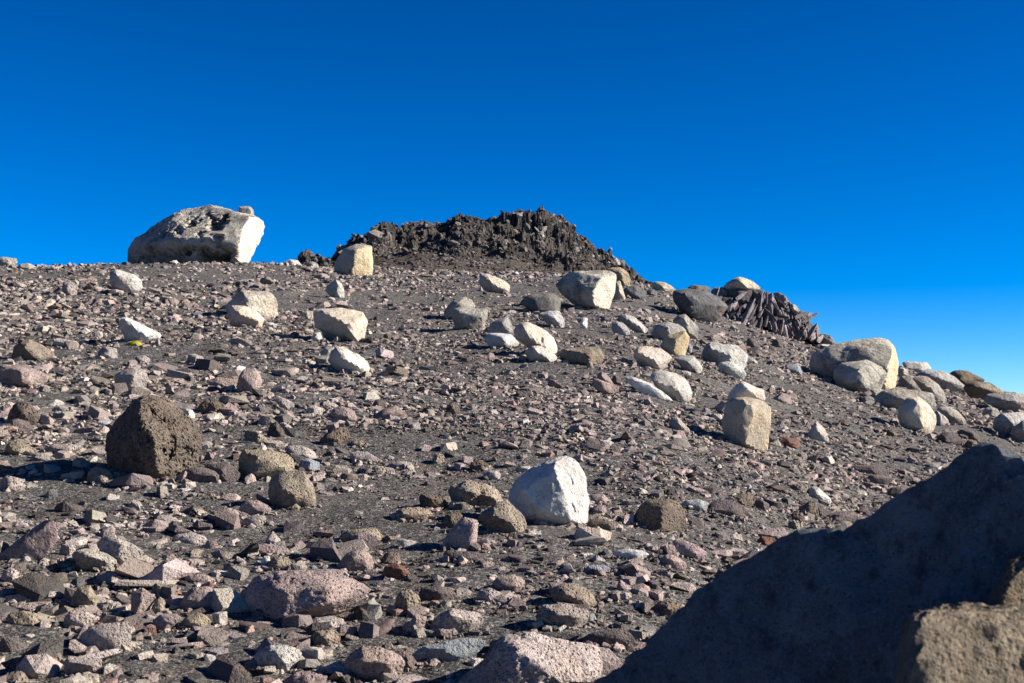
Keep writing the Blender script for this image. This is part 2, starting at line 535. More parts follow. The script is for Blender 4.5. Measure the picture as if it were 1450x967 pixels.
# ------------------------------------------------------------------ the ground: one sheet out to the far horizon
def build_ground():
    az = np.concatenate([np.linspace(-math.pi, -0.62, 60, endpoint=False), np.linspace(-0.62, 0.62, 430, endpoint=False), np.linspace(0.62, math.pi, 60)])
    r = np.concatenate([[0.02, 0.6, 1.2, 1.8, 2.4, 3.0], np.geomspace(3.3, 48, 330), np.geomspace(52, 4000, 34)])
    A, R = np.meshgrid(az, r)
    X, Y = R * np.sin(A), R * np.cos(A)
    Z = terrain_z(X, Y)
    P = np.stack([X.ravel(), Y.ravel(), np.zeros(X.size)], 1)
    fine = (0.012 * fbm(P * 7.0, 3, 0.6, off=5)).reshape(X.shape)
    lump = (0.035 * np.maximum(0, fbm(P * 1.6, 3, 0.55, off=80))).reshape(X.shape)
    Z = Z + (fine + lump) * np.clip((50 - R) / 20, 0, 1)
    V = np.stack([X, Y, Z], -1).reshape(-1, 3)
    na, nr = len(az), len(r)
    i = np.arange(nr - 1)[:, None] * na + np.arange(na - 1)[None, :]
    Fc = np.stack([i, i + 1, i + na + 1, i + na], -1).reshape(-1, 4)
    me = mesh_from('ground', V, Fc[:, ::-1], M['soil'])
    return link('ground', me, kind='structure')
ground = build_ground()

# ------------------------------------------------------------------ the dark hill behind the crest
HILL_SKY_A = [(395, 392), (425, 374), (428, 370), (434, 366), (441, 369), (452, 368), (469, 368), (486, 352), (500, 338), (514, 331), (538, 320), (566, 321), (586, 309), (607, 307), (624, 311),
              (652, 304), (672, 309), (690, 313), (712, 318), (735, 326), (765, 338), (800, 352), (850, 372), (900, 392), (940, 420)]
HILL_SKY_B = [(640, 350), (680, 322), (700, 309), (710, 304), (731, 299), (745, 301), (755, 301), (772, 297.5), (782, 302), (793, 309), (814, 321), (834, 337), (848, 351), (869, 363),
              (890, 377), (903, 386), (925, 402), (960, 425), (990, 445)]
def tan_tab(pts):
    a, t = [], []
    for u, v in pts:
        q = ray(u, v); a.append(math.atan2(q[0], q[1])); t.append(q[2] / math.hypot(q[0], q[1]))
    return np.array(a), np.array(t)
def hill_surface(A, R, sky, r0, r1, rough=1.0, off=0.0):
    """height of a rock hill whose crest at distance r1 reaches the sky line"""
    aa, tt = tan_tab(sky)
    top = np.interp(A, aa, tt) * r1
    X, Y = R * np.sin(A), R * np.cos(A)
    base = terrain_base(X, Y)
    zb = terrain_base(r0 * np.sin(A), r0 * np.cos(A))
    k = np.clip((R - r0) / (r1 - r0), 0, 1)
    k2 = k ** 1.25 * (1 - 0.0 * k)
    Z = zb + (top - zb) * k2
    back = np.clip((R - r1) / 9.0, 0, 1)
    Z = Z * (1 - back) + (base - 1.5) * back
    P = np.stack([X.ravel(), Y.ravel(), Z.ravel()], 1)
    h = np.clip((top - zb) / 2.0, 0, 1) * np.clip(k * 3, 0, 1) * np.clip((r1 + 6 - R) / 5, 0, 1)
    craggy = fbm(P * np.array([0.55, 0.55, 0.95]), 5, 0.6, ridge=True, off=off)
    jag = fbm(P * np.array([2.6, 2.6, 1.2]), 4, 0.65, ridge=True, off=off + 9)
    amp = np.clip(k * 2.0 - 0.55, 0.10, 1.0)
    near_top = 1 - 0.72 * np.exp(-((R - r1) / 1.6) ** 2)
    big = fbm(P * np.array([0.30, 0.30, 0.2]), 3, 0.5, off=off + 21).reshape(R.shape)
    n = (0.8 * big * near_top * np.clip(k * 2, 0, 1) + 0.70 * (craggy.reshape(R.shape) - 0.45) * near_top + 0.17 * (jag.reshape(R.shape) - 0.5)) * rough
    wr = np.stack([fbm(P * .8, 3, off=off + 3), fbm(P * .8, 3, off=off + 13), fbm(P * .8, 3, off=off + 43)], 1)
    blk = 0.75 * (cells((P + wr * 1.3) * np.array([.55, .55, .8]), off) - .5) + 0.38 * (cells((P + wr * .8) * np.array([1.3, 1.3, 1.8]), off + 5) - .5)
    n = n + blk.reshape(R.shape) * (0.12 + 0.88 * near_top) * rough
    Z = Z + (n - 0.20) * h * amp - 0.35 * np.clip(1 - k * 5, 0, 1)
    return X, Y, Z, k
def build_hill():
    hill = bpy.data.objects.new('rocky_hill', None)
    parts = []
    for sky, r0, r1, off in ((HILL_SKY_A, 36.0, 47.0, 3.0), (HILL_SKY_B, 46.0, 60.0, 33.0)):
        aa, _ = tan_tab(sky)
        az = np.linspace(aa[0], aa[-1], 360)
        r = np.concatenate([np.linspace(r0, r1, 170, endpoint=False), np.linspace(r1, r1 + 11, 26)])
        A, R = np.meshgrid(az, r)
        X, Y, Z, k = hill_surface(A, R, sky, r0, r1, off=off)
        V = np.stack([X, Y, Z], -1).reshape(-1, 3)
        na, nr = len(az), len(r)
        i = np.arange(nr - 1)[:, None] * na + np.arange(na - 1)[None, :]
        Fc = np.stack([i, i + 1, i + na + 1, i + na], -1).reshape(-1, 4)
        parts.append((V, Fc[:, ::-1], k.ravel()))
    V = np.vstack([p[0] for p in parts]); Fc = np.vstack([parts[0][1], parts[1][1] + len(parts[0][0])])
    me = mesh_from('rocky_hill', V, Fc, M['hill'], smooth=False)
    at = me.attributes.new('scree', 'FLOAT', 'POINT')
    kk = np.concatenate([parts[0][2], parts[1][2] * 0 + 1])
    at.data.foreach_set('value', np.clip(1.15 - kk * 1.9, 0, 0.9).astype(np.float32))
    return link('rocky_hill', me, kind='structure')
hill = build_hill()

# ------------------------------------------------------------------ low-poly stone shapes for everything that is strewn about
def proto(seed, flat=0.6, n=13, long=1.3):
    r_ = np.random.default_rng(seed)
    p = r_.normal(size=(n, 3)); p /= np.linalg.norm(p, axis=1)[:, None]
    p *= r_.uniform(0.8, 1.1, (n, 1))
    p *= np.array([long, 1.0, flat])
    p[:, 2] = np.clip(p[:, 2], -flat * 0.62, flat * 0.62)
    _, _, V, T = hull([tuple(q) for q in p])
    V = V / np.abs(V[:, :2]).max() * 0.5
    return V, T
def slabby(seed, thick=0.3, k=5, long=1.4, jit=0.28, apex=True):
    r_ = np.random.default_rng(seed)
    a = np.sort(np.linspace(0, 6.283, k, endpoint=False) + r_.uniform(-.45, .45, k))
    P = []
    for sgn in (1, -1):
        rr = r_.uniform(0.62, 1.08, k) * (0.86 if sgn > 0 else 1.0)
        for q in range(k):
            P.append((long * rr[q] * math.cos(a[q]) + r_.normal(0, .05), rr[q] * math.sin(a[q]) + r_.normal(0, .05), sgn * thick * r_.uniform(1 - jit * 1.6, 1 + jit)))
    if apex: P.append((r_.uniform(-.4, .4) * long, r_.uniform(-.4, .4), thick * 1.35))
    _, _, V, T = hull(P)
    return V / np.abs(V[:, :2]).max() * 0.5, T
PROTOS = {'flake': [slabby(100 + i, t, k, l, apex=i % 3 == 0) for i, (t, k, l) in enumerate([(.22, 5, 1.5), (.3, 4, 1.3), (.18, 5, 1.7), (.34, 6, 1.2), (.26, 4, 1.8), (.24, 5, 1.4), (.38, 5, 1.5), (.3, 6, 1.1), (.2, 4, 1.5), (.42, 4, 1.3)])],
          'block': [slabby(200 + i, t, k, l) for i, (t, k, l) in enumerate([(.42, 4, 1.3), (.5, 5, 1.2), (.4, 5, 1.5), (.62, 4, 1.3), (.45, 6, 1.2), (.55, 5, 1.5)])] + [proto(200 + i, r, 14, l) for i, (r, l) in enumerate([(.7, 1.2), (.8, 1.1), (.6, 1.4)])],
          'grain': [proto(300 + i, .7, 6, 1.2) for i in range(6)],
          'shard': [slabby(400 + i, t, k, l) for i, (t, k, l) in enumerate([(.4, 4, 2.2), (.3, 5, 2.6), (.5, 4, 2.0), (.4, 5, 1.8), (.3, 4, 2.1), (.55, 5, 1.7)])]}

def rot_mats(rz, tx, ty):
    cz, sz = np.cos(rz), np.sin(rz); cx, sx = np.cos(tx), np.sin(tx); cy, sy = np.cos(ty), np.sin(ty)
    n = len(rz)
    Z = np.zeros((n, 3, 3)); Z[:, 0, 0] = cz; Z[:, 0, 1] = -sz; Z[:, 1, 0] = sz; Z[:, 1, 1] = cz; Z[:, 2, 2] = 1
    Xm = np.zeros((n, 3, 3)); Xm[:, 0, 0] = 1; Xm[:, 1, 1] = cx; Xm[:, 1, 2] = -sx; Xm[:, 2, 1] = sx; Xm[:, 2, 2] = cx
    Ym = np.zeros((n, 3, 3)); Ym[:, 1, 1] = 1; Ym[:, 0, 0] = cy; Ym[:, 0, 2] = sy; Ym[:, 2, 0] = -sy; Ym[:, 2, 2] = cy
    return Xm @ Ym @ Z

def merged(name, pos, size, kindlist, tints, mat, tilt=0.35, rs=None, props=None, stretch=(0.75, 1.3), parent=None):
    """many small stones as one mesh with their own colours"""
    n = len(pos)
    rs = rs or np.random.default_rng(11)
    which = rs.integers(0, len(kindlist), n)
    R = rot_mats(rs.uniform(0, 6.283, n), rs.normal(0, tilt, n), rs.normal(0, tilt, n))
    sc3 = size[:, None] * rs.uniform(stretch[0], stretch[1], (n, 3))
    VV, FF, CC = [], [], []
    base = 0
    for i, (V, T) in enumerate(kindlist):
        m = np.where(which == i)[0]
        if not len(m): continue
        P = V[None] * sc3[m][:, None, :]
        P = np.einsum('nij,nkj->nki', R[m], P) + pos[m][:, None, :]
        VV.append(P.reshape(-1, 3))
        FF.append((T[None] + (np.arange(len(m)) * len(V))[:, None, None] + base).reshape(-1, 3))
        CC.append(np.repeat(tints[m], len(V), axis=0))
        base += len(m) * len(V)
    V = np.vstack(VV); Fc = np.vstack(FF); C = np.vstack(CC)
    me = mesh_from(name, V, Fc, mat, smooth=False)
    at = me.attributes.new('tint', 'FLOAT_COLOR', 'POINT')
    at.data.foreach_set('color', np.hstack([C, np.ones((len(C), 1))]).astype(np.float32).ravel())
    return link(name, me, parent=parent, **(props or dict(kind='stuff')))

# bare sandy places in the photograph: centre u, v and half sizes
SANDY = [(240, 505, 130, 16), (560, 640, 190, 26), (300, 612, 110, 14), (330, 700, 130, 20), (470, 720, 110, 26), (230, 392, 190, 13), (470, 425, 160, 18),
         (740, 415, 120, 12), (840, 405, 90, 10), (90, 705, 90, 20), (300, 780, 70, 12), (560, 700, 60, 20), (880, 430, 90, 14), (60, 560, 60, 12), (990, 470, 60, 10),
         (600, 860, 60, 10), (440, 870, 70, 10), (620, 780, 50, 10)]
def project(P):
    d = P[:, 1] * cp + P[:, 2] * sp
    u = CX + F * P[:, 0] / d
    v = CY - F * (-P[:, 1] * sp + P[:, 2] * cp) / d
    return u, v
def sandy_mask(P):
    u, v = project(P)
    s = np.zeros(len(P))
    wob = fbm(np.stack([P[:, 0], P[:, 1], P[:, 0] * 0], 1) * 1.3, 3) * 0.9
    for a, b, ru, rv in SANDY:
        q = np.hypot((u - a) / ru, (v - b) / rv) + wob
        s = np.maximum(s, np.clip(1.35 - q, 0, 1) * 1.6)
    return np.clip(s, 0, 1)
def scatter_points(n, r0, r1, power, half=0.40, rs=None, lo=-0.40):
    rs = rs or rng
    t = rs.uniform(0, 1, n)
    e = power + 1
    r = (r0 ** e + t * (r1 ** e - r0 ** e)) ** (1 / e)
    a = rs.uniform(lo, half, n)
    x, y = r * np.sin(a), r * np.cos(a)
    return np.stack([x, y, terrain_z(x, y)], 1), r
def patch_noise(P, f, off):
    return fbm(np.stack([P[:, 0], P[:, 1], P[:, 0] * 0], 1) * f, 3, off=off)

PAL = np.array([(.38, .31, .285), (.34, .29, .26), (.41, .36, .305), (.24, .20, .185), (.12, .11, .105), (.28, .26, .245), (.48, .435, .395), (.32, .215, .185), (.60, .575, .54), (.075, .07, .069)])
def pick_tints(P, rs):
    u, v = project(P)
    n = len(P)
    w = np.tile(np.array([.20, .16, .12, .15, .13, .11, .05, .035, .010, .06]), (n, 1))
    left = np.clip((700 - u) / 700, 0, 1) * np.clip((v - 350) / 150, 0, 1)
    w[:, 2] += 0.22 * left; w[:, 6] += 0.05 * left; w[:, 9] -= .03 * left
    right = 1 - left
    w[:, 0] += 0.12 * right; w[:, 3] += 0.12 * right; w[:, 4] += 0.08 * right
    w = np.clip(w, 0, None); w /= w.sum(1)[:, None]
    c = w.cumsum(1)
    i = (rs.uniform(0, 1, n)[:, None] > c).sum(1)
    i = np.clip(i, 0, len(PAL) - 1)
    return PAL[i] * rs.uniform(0.62, 1.25, (n, 1)) * rs.uniform(0.96, 1.04, (n, 3))

def strew(name, n, r0, r1, power, smin, smax, alpha, kinds, tilt, seed, sink=0.15, sand_keep=0.15, density=None, mat='scree', gravel=False):
    rs = np.random.default_rng(seed)
    P, r = scatter_points(n, r0, r1, power, rs=rs)
    keep = rs.uniform(0, 1, len(P)) > sandy_mask(P) * (1 - sand_keep)
    if density:
        keep &= rs.uniform(0, 1, len(P)) < np.clip(density(P), 0, 1)
    P = P[keep]
    t = rs.uniform(0, 1, len(P))
    s = (smin ** -alpha + t * (smax ** -alpha - smin ** -alpha)) ** (-1 / alpha)
    P[:, 2] += s * (0.22 - sink)
    kl = [k for kd in kinds for k in PROTOS[kd]]
    tn = pick_tints(P, rs)
    if gravel:
        tn = tn * np.where(rs.uniform(0, 1, len(P)) < .80, rs.uniform(.14, .40, len(P)), rs.uniform(.7, 1.5, len(P)))[:, None]
    return merged(name, P, s, kl, tn, M[mat], tilt, rs)
strew('fine_gravel', 50000, 3.9, 11.0, 0.7, 0.009, 0.030, 1.5, ('grain',), 0.6, 21, sand_keep=0.8, gravel=True)
strew('coarse_gravel', 32000, 9.0, 19.0, 0.6, 0.018, 0.045, 1.5, ('grain',), 0.6, 31, sand_keep=0.7, gravel=True)
strew('small_scree', 25000, 4.0, 13.0, 0.8, 0.026, 0.12, 1.7, ('flake', 'flake', 'flake', 'block'), 0.22, 22, sand_keep=0.18, density=lambda P: 0.72 + patch_noise(P, 0.9, 3) * 2.6)
strew('flaky_scree', 70000, 8.5, 30.0, 0.5, 0.032, 0.16, 2.3, ('flake', 'flake', 'flake', 'block'), 0.22, 23, sand_keep=0.16, density=lambda P: 0.85 + patch_noise(P, 0.6, 8) * 2.2)
strew('crest_scree', 15000, 20.0, 39.0, 1.0, 0.07, 0.26, 2.1, ('flake', 'flake', 'block'), 0.24, 24, sand_keep=0.22, density=lambda P: 0.8 + patch_noise(P, 0.4, 28) * 1.3)
def left_rocky(P):
    u, v = project(P)
    return np.clip((620 - u) / 320, 0.0, 1) * np.clip((v - 375) / 30, 0, 1) + np.clip((v - 760) / 120, 0, 1) * 0.8 + 0.025
strew('broken_stones', 12500, 4.2, 30.0, 0.5, 0.065, 0.30, 2.4, ('block', 'flake', 'flake', 'flake', 'shard'), 0.22, 25, sand_keep=0.06, density=left_rocky)

# ------------------------------------------------------------------ rocks that jut out of the hill, parts of it
def build_crags():
    rs = np.random.default_rng(77)
    tabs = ((HILL_SKY_A, 36.0, 47.0, 3.0), (HILL_SKY_B, 46.0, 60.0, 33.0))
    meshes = []
    for i in range(14):
        V, T = PROTOS['block'][i % 8]
        # refine with noise so that the flanks are broken
        me, _ = rock_mesh('crag', V + np.array([0, 0, 0]), M['crag'], sub=2, sharp=40, chips=9, amp=0.05, freq=4, seed=900 + i, ridge=True)
        me.polygons.foreach_set('use_smooth', np.zeros(len(me.polygons), bool)); me.update()
        meshes.append(me)
    cnt = 0
    spots = []
    for j, (sky, r0, r1, off) in enumerate(tabs):
        aa, _ = tan_tab(sky)
        n = 150 if j == 0 else 90
        A = rs.uniform(aa[2], aa[-3], n)
        kk = rs.uniform(0.28, 1.02, n) ** 0.6
        R = r0 + (r1 - r0) * kk
        X, Y, Z, _k = hill_surface(A[None], R[None], sky, r0, r1, off=off)
        for a, r, x, y, z, k in zip(A, R, X[0], Y[0], Z[0], kk):
            hh = float(np.interp(a, aa, tan_tab(sky)[1])) * r1 - float(terrain_base(r0 * math.sin(a), r0 * math.cos(a)))
            if hh > 0.7: spots.append((x, y, z, k, j, min(1.0, hh / 2.6)))
    for (x, y, z, k, j, hf) in spots:
        o = link('crag', meshes[rs.integers(0, 14)], (x, y, z - 0.05), parent=hill)
        s = np.exp(rs.normal(math.log(.5), .42)) * (1.25 if j else 1.0)
        s *= max(.3, hf)
        if k > 0.8: s *= 0.55
        o.scale = (s * rs.uniform(.6, 1.1), s * rs.uniform(.6, 1.0), s * rs.uniform(.45, .95))
        o.rotation_euler = (rs.normal(0, .45), rs.normal(0, .45), rs.uniform(0, 6.28))
        tone = 1.0 + 1.6 * float(fbm(np.array([[x * .22, y * .22, z * .22]]), 2, off=61)[0])
        g = float(np.clip((rs.uniform(.07, .19) if rs.random() < .75 else rs.uniform(.2, .36)) * tone, .05, .4))
        o.color = (g * 1.05, g * .93, g * .84, 1)
    # smaller broken pieces, joined
    P, Sz = [], []
    for j, (sky, r0, r1, off) in enumerate(tabs):
        aa, _ = tan_tab(sky)
        n = 5000 if j == 0 else 2600
        A = rs.uniform(aa[1], aa[-2], n); kk = rs.uniform(0.0, 1.03, n); R = r0 + (r1 - r0) * kk
        X, Y, Z, _k = hill_surface(A[None], R[None], sky, r0, r1, off=off)
        P.append(np.stack([X[0], Y[0], Z[0]], 1)); Sz.append((0.55 + 0.6 * np.clip(kk, 0, 1)) * np.clip(np.exp(rs.normal(math.log(.115), .5, n)), .06, .40) * (1.15 if j else 1.0))
    P = np.vstack(P); Sz = np.concatenate(Sz)
    g = np.exp(rs.normal(math.log(.105), .48, len(P)))
    g = g * (1 + 1.5 * fbm(P * .22, 2, off=61))
    g = np.clip(g, .035, .40)
    T = np.stack([g * 1.05, g * .93, g * .84], 1)
    merged('rubble', P, Sz, PROTOS['block'] + PROTOS['flake'], T, M['scree'], 0.5, rs, parent=hill)
build_crags()
# ------------------------------------------------------------------ the boulders and stones that can be told apart
B = boulder
# --- skyline, left
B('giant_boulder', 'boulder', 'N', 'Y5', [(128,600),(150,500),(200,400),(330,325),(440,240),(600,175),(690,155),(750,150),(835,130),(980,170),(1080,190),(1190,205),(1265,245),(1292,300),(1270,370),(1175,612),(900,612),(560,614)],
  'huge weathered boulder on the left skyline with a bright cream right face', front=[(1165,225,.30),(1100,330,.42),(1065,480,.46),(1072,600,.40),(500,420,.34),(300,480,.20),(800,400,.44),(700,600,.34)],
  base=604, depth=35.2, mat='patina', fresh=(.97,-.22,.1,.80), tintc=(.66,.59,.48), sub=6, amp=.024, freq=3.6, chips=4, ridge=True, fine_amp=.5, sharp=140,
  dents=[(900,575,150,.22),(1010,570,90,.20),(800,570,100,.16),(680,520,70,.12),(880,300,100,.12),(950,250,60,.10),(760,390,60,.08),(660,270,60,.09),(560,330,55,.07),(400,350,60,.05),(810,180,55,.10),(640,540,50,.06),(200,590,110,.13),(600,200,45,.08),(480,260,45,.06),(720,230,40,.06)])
B('cap_stone', 'stone', 'N', 'Y5', [(1070,137),(1120,130),(1180,137),(1203,165),(1208,214),(1130,212),(1075,192)], 'small grey stone perched on the top right corner of the huge skyline boulder', depth=35.4, thick=1.3, base=214, front=[(1130,180,.1)])
B('boulder', 'boulder', 'W', 'Z1', [(562,450),(590,440),(645,452),(700,470),(728,500),(732,530),(700,562),(650,553),(600,545),(562,515)], 'off-white wedge-shaped boulder alone on dark grit below the huge skyline boulder', front=[(655,520,.35),(690,490,.25),(600,470,.3),(590,530,.3)])
B('boulder', 'boulder', 'C', 'Z1', [(1150,635),(1190,590),(1230,548),(1390,552),(1420,590),(1430,685),(1350,692),(1280,690),(1180,680)], 'cream block-shaped boulder with an ochre stain, behind a lower pale stone left of centre', tintc=(.74,.66,.54), front=[(1270,580,.32),(1262,650,.36),(1380,570,.1)], base=690)
B('boulder', 'boulder', 'C', 'Z1', [(1163,670),(1190,622),(1250,625),(1310,650),(1360,695),(1340,735),(1250,737),(1180,715)], 'low pale stone leaning against the front of the cream block-shaped boulder', front=[(1230,670,.35),(1320,700,.3)])
B('angular_stone', 'stone', 'W', 'Z1', [(612,705),(632,685),(660,688),(700,715),(770,742),(825,770),(790,805),(700,814),(650,795),(618,750)], 'jagged whitish stone with a yellow-green moss cushion at its foot', front=[(690,740,.3),(740,780,.3),(650,700,.3)], ridge=True, amp=.035)
B('boulder', 'boulder', 'W', 'Z2', [(398,548),(420,515),(455,490),(485,510),(500,560),(498,587),(440,580)], 'small pointed white boulder below the tan block, throwing a dark shadow on grit', front=[(458,560,.35),(470,520,.3)])
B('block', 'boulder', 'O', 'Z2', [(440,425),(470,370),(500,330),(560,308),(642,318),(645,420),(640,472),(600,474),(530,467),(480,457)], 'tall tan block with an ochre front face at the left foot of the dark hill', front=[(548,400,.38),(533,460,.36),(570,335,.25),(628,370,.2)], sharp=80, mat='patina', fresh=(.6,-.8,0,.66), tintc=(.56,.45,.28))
B('stone', 'stone', 'W', 'Z2', [(183,405),(215,388),(260,392),(282,420),(240,424),(190,422)], 'small rounded white stone on the crest left of the dark hill', thick=1.0, depth=34.5)
B('stone', 'stone', 'H', 'Z2', [(298,410),(330,396),(360,408),(372,434),(335,437),(305,430)], 'bluish-white stone on the crest between the rounded white stone and the tan block', depth=33)
B('stone', 'stone', 'K', 'Z2', [(335,470),(380,456),(412,466),(418,486),(380,490)], 'flat pinkish stone on grit just left of the tan block')
B('boulder', 'boulder', 'C', 'Z2', [(333,680),(350,650),(400,640),(470,636),(590,655),(620,705),(612,770),(600,800),(560,812),(500,785),(400,750),(345,735)], 'broad cream boulder with brown-stained front, two small stones wedged below it', front=[(520,725,.42),(548,795,.36),(400,660,.25),(590,690,.15)])
B('stone', 'stone', 'H', 'Z2', [(375,748),(410,730),(450,750),(492,792),(470,802),(400,790)], 'grey elongated stone wedged under the left side of the broad cream boulder')
B('stone', 'stone', 'W', 'Z2', [(328,788),(345,765),(375,760),(397,790),(388,808),(335,808)], 'little white stone at the lower left corner of the broad cream boulder')
B('stone', 'stone', 'C', 'Z2', [(268,665),(310,650),(340,655),(340,695),(280,698)], 'small cream stone touching the left end of the broad cream boulder')
B('boulder', 'boulder', 'W', 'Z2', [(412,910),(430,860),(450,833),(500,838),(570,880),(610,915),(632,945),(620,967),(560,970),(470,952)], 'rough chalk-white boulder sloping down to the right, left of centre', front=[(500,900,.4),(560,930,.35)], ridge=True, amp=.035, fine_amp=.6)
B('stone', 'stone', 'G', 'Z2', [(372,865),(400,838),(450,833),(440,885),(410,900),(380,885)], 'grey stone tucked behind the left end of the chalk-white boulder')
# --- centre, upper slope
B('boulder', 'boulder', 'C', 'Z3', [(372,190),(382,150),(430,130),(500,158),(560,185),(592,212),(592,245),(560,264),(480,257),(410,227)], 'oblong cream boulder lying alone below the middle of the dark hill', front=[(440,170,.3),(500,220,.38),(560,240,.2)])
B('stone', 'stone', 'P', 'Z3', [(378,252),(390,205),(408,250)], 'tiny upright pinkish shard at the left end of the oblong cream boulder', thick=1.3)
B('boulder', 'boulder', 'N', 'Z3', [(133,415),(150,370),(200,315),(280,288),(330,310),(357,355),(340,400),(220,428)], 'rear light boulder of the pair left of centre, its ridged top showing', front=[(230,340,.3)], base=450)
B('boulder', 'boulder', 'N', 'Z3', [(195,440),(205,375),(250,360),(340,365),(442,375),(438,430),(405,522),(300,517),(215,490)], 'front grey-tan boxy boulder of the pair left of centre', front=[(240,390,.3),(400,430,.36),(300,490,.35),(390,390,.2)])
B('boulder', 'boulder', 'N', 'Z3', [(440,530),(450,480),(500,448),(575,422),(605,490),(612,540),(550,560),(470,555)], 'peaked tan boulder standing behind a flat grey-white one at the centre', front=[(540,470,.3)], base=560)
B('boulder', 'boulder', 'W', 'Z3', [(408,570),(440,540),(500,535),(600,548),(655,607),(620,637),(540,642),(450,615)], 'flat grey-white boulder in front of the peaked tan one', front=[(540,570,.35),(560,620,.3)])
B('boulder', 'boulder', 'C', 'Z3', [(612,520),(640,485),(660,470),(710,458),(780,495),(850,530),(890,570),(918,640),(905,692),(860,690),(800,655),(700,605),(620,572)], 'large bright cream boulder with a dark vertical crack, at the centre', front=[(692,505,.3),(745,590,.42),(820,630,.4),(860,580,.15)], cracks=[([(812,560),(806,600),(800,625)],10,.08)])
B('boulder', 'boulder', 'N', 'Z3', [(685,670),(740,628),(790,626),(850,650),(905,690),(935,742),(840,738),(720,712)], 'low smooth greyish boulder tapering right, in front of the cracked cream boulder', front=[(800,680,.38),(760,650,.3)])
B('boulder', 'boulder', 'D', 'Z3', [(658,330),(690,290),(740,270),(870,266),(925,280),(943,312),(930,388),(880,388),(790,402),(720,367)], 'grey flat-topped boulder tapering left, set on a paler boulder', front=[(790,385,.36),(880,380,.36),(860,350,.3)], mat='granite_far')
B('boulder', 'boulder', 'W', 'Z3', [(788,405),(850,386),(930,386),(950,430),(967,472),(955,502),(900,497),(820,452)], 'pale speckled boulder directly under the right end of the grey flat-topped boulder', front=[(880,430,.35),(930,470,.25)])
B('stone', 'stone', 'L', 'Z3', [(1068,490),(1078,440),(1095,430),(1122,435),(1120,504),(1090,507)], 'small bright white upright stone alone on the grit right of centre', front=[(1085,470,.3)])
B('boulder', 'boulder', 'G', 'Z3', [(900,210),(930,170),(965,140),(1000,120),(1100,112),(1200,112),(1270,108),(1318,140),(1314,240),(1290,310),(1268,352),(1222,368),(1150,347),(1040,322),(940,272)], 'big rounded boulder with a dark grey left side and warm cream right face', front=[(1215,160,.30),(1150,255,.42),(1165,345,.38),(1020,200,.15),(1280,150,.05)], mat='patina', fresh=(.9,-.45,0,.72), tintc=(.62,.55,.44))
B('boulder', 'boulder', 'C', 'Z4', [(330,230),(350,185),(370,180),(392,225),(415,300),(370,318),(330,318)], 'narrow cream boulder squeezed against the right of the big rounded boulder', front=[(370,250,.2)], thick=1.4)
B('boulder', 'boulder', 'O', 'Z4', [(280,100),(320,88),(370,88),(400,98),(430,125),(452,175),(440,207),(410,214),(380,200),(330,140)], 'brown and cream boulder peeping above the big rounded boulder near the skyline', front=[(385,130,.3),(400,190,.3)], base=225)
B('boulder', 'boulder', 'D', 'Z4', [(393,260),(410,225),(480,208),(540,240),(558,280),(530,307),(430,297)], 'round dark grey boulder at the right foot of the dark hill')
B('boulder', 'boulder', 'D', 'Z4', [(555,250),(590,235),(630,250),(630,275),(570,285)], 'small dark stone between the round dark boulder and the pinkish-white skyline boulder')
B('boulder', 'boulder', 'C', 'Z4', [(595,200),(620,185),(690,193),(735,220),(757,242),(720,277),(640,279),(605,247)], 'pinkish-white boulder on the skyline right of the dark hill', front=[(670,230,.3)], depth=33)
B('boulder', 'boulder', 'D', 'Z4', [(733,270),(745,250),(770,240),(840,236),(960,250),(1040,285),(1125,355),(1110,375),(1060,420),(1000,457),(900,442),(800,382),(745,322)], 'large dark grey egg-shaped boulder beside the shattered slab outcrop', front=[(850,290,.35),(870,410,.38),(1000,350,.3)], mat='granite_far')
B('boulder', 'boulder', 'D', 'Z4', [(838,228),(860,213),(900,211),(970,218),(1003,230),(995,262),(850,262)], 'flat dark boulder on the skyline behind the dark egg-shaped boulder', base=285, depth=32)
B('boulder', 'boulder', 'W', 'Z4', [(316,500),(322,470),(350,456),(400,470),(435,510),(445,535),(440,558),(380,548),(330,525)], 'smooth white oval stone in front of a long white one', front=[(380,500,.3)])
B('boulder', 'boulder', 'W', 'Z4', [(352,432),(380,412),(410,406),(470,425),(520,470),(567,512),(560,532),(500,527),(430,480)], 'long white stone pointing down right behind the smooth white oval', front=[(440,450,.3),(520,500,.25)])
B('boulder', 'boulder', 'N', 'Z4', [(730,455),(760,425),(820,403),(860,445),(915,500),(912,548),(870,562),(830,520),(770,490)], 'pale peaked boulder with an ochre underside, uppermost of the right-centre cluster', front=[(820,440,.3),(850,530,.3)], base=570)
B('boulder', 'boulder', 'N', 'Z4', [(588,540),(600,505),(630,480),(700,460),(780,478),(832,520),(820,582),(700,587),(620,582)], 'rounded grey-brown boulder at the left of the right-centre cluster', front=[(700,500,.35),(720,560,.3)], base=600)
B('boulder', 'boulder', 'O', 'Z4', [(648,625),(680,575),(740,545),(820,518),(852,560),(840,630),(822,692),(750,694),(680,662)], 'tilted boulder with a bright ochre edge facing right in the right-centre cluster', front=[(755,590,.38),(745,670,.36),(815,550,.2)])
B('stone', 'stone', 'G', 'Z4', [(822,672),(835,608),(860,612),(877,632),(865,668),(840,680)], 'small grey stone against the right side of the ochre-edged boulder')
B('boulder', 'boulder', 'C', 'Z4', [(468,700),(475,650),(510,630),(560,628),(650,643),(700,672),(737,707),(660,778),(600,782),(510,747)], 'cream pentagonal boulder with brown mottling below the right-centre cluster', front=[(500,670,.3),(600,720,.36),(640,760,.3)])
B('boulder', 'boulder', 'G', 'Z4', [(750,705),(800,690),(880,694),(918,735),(944,780),(930,807),(850,802),(790,762)], 'small grey-white cracked boulder right of the cream pentagonal one', front=[(850,740,.35)])
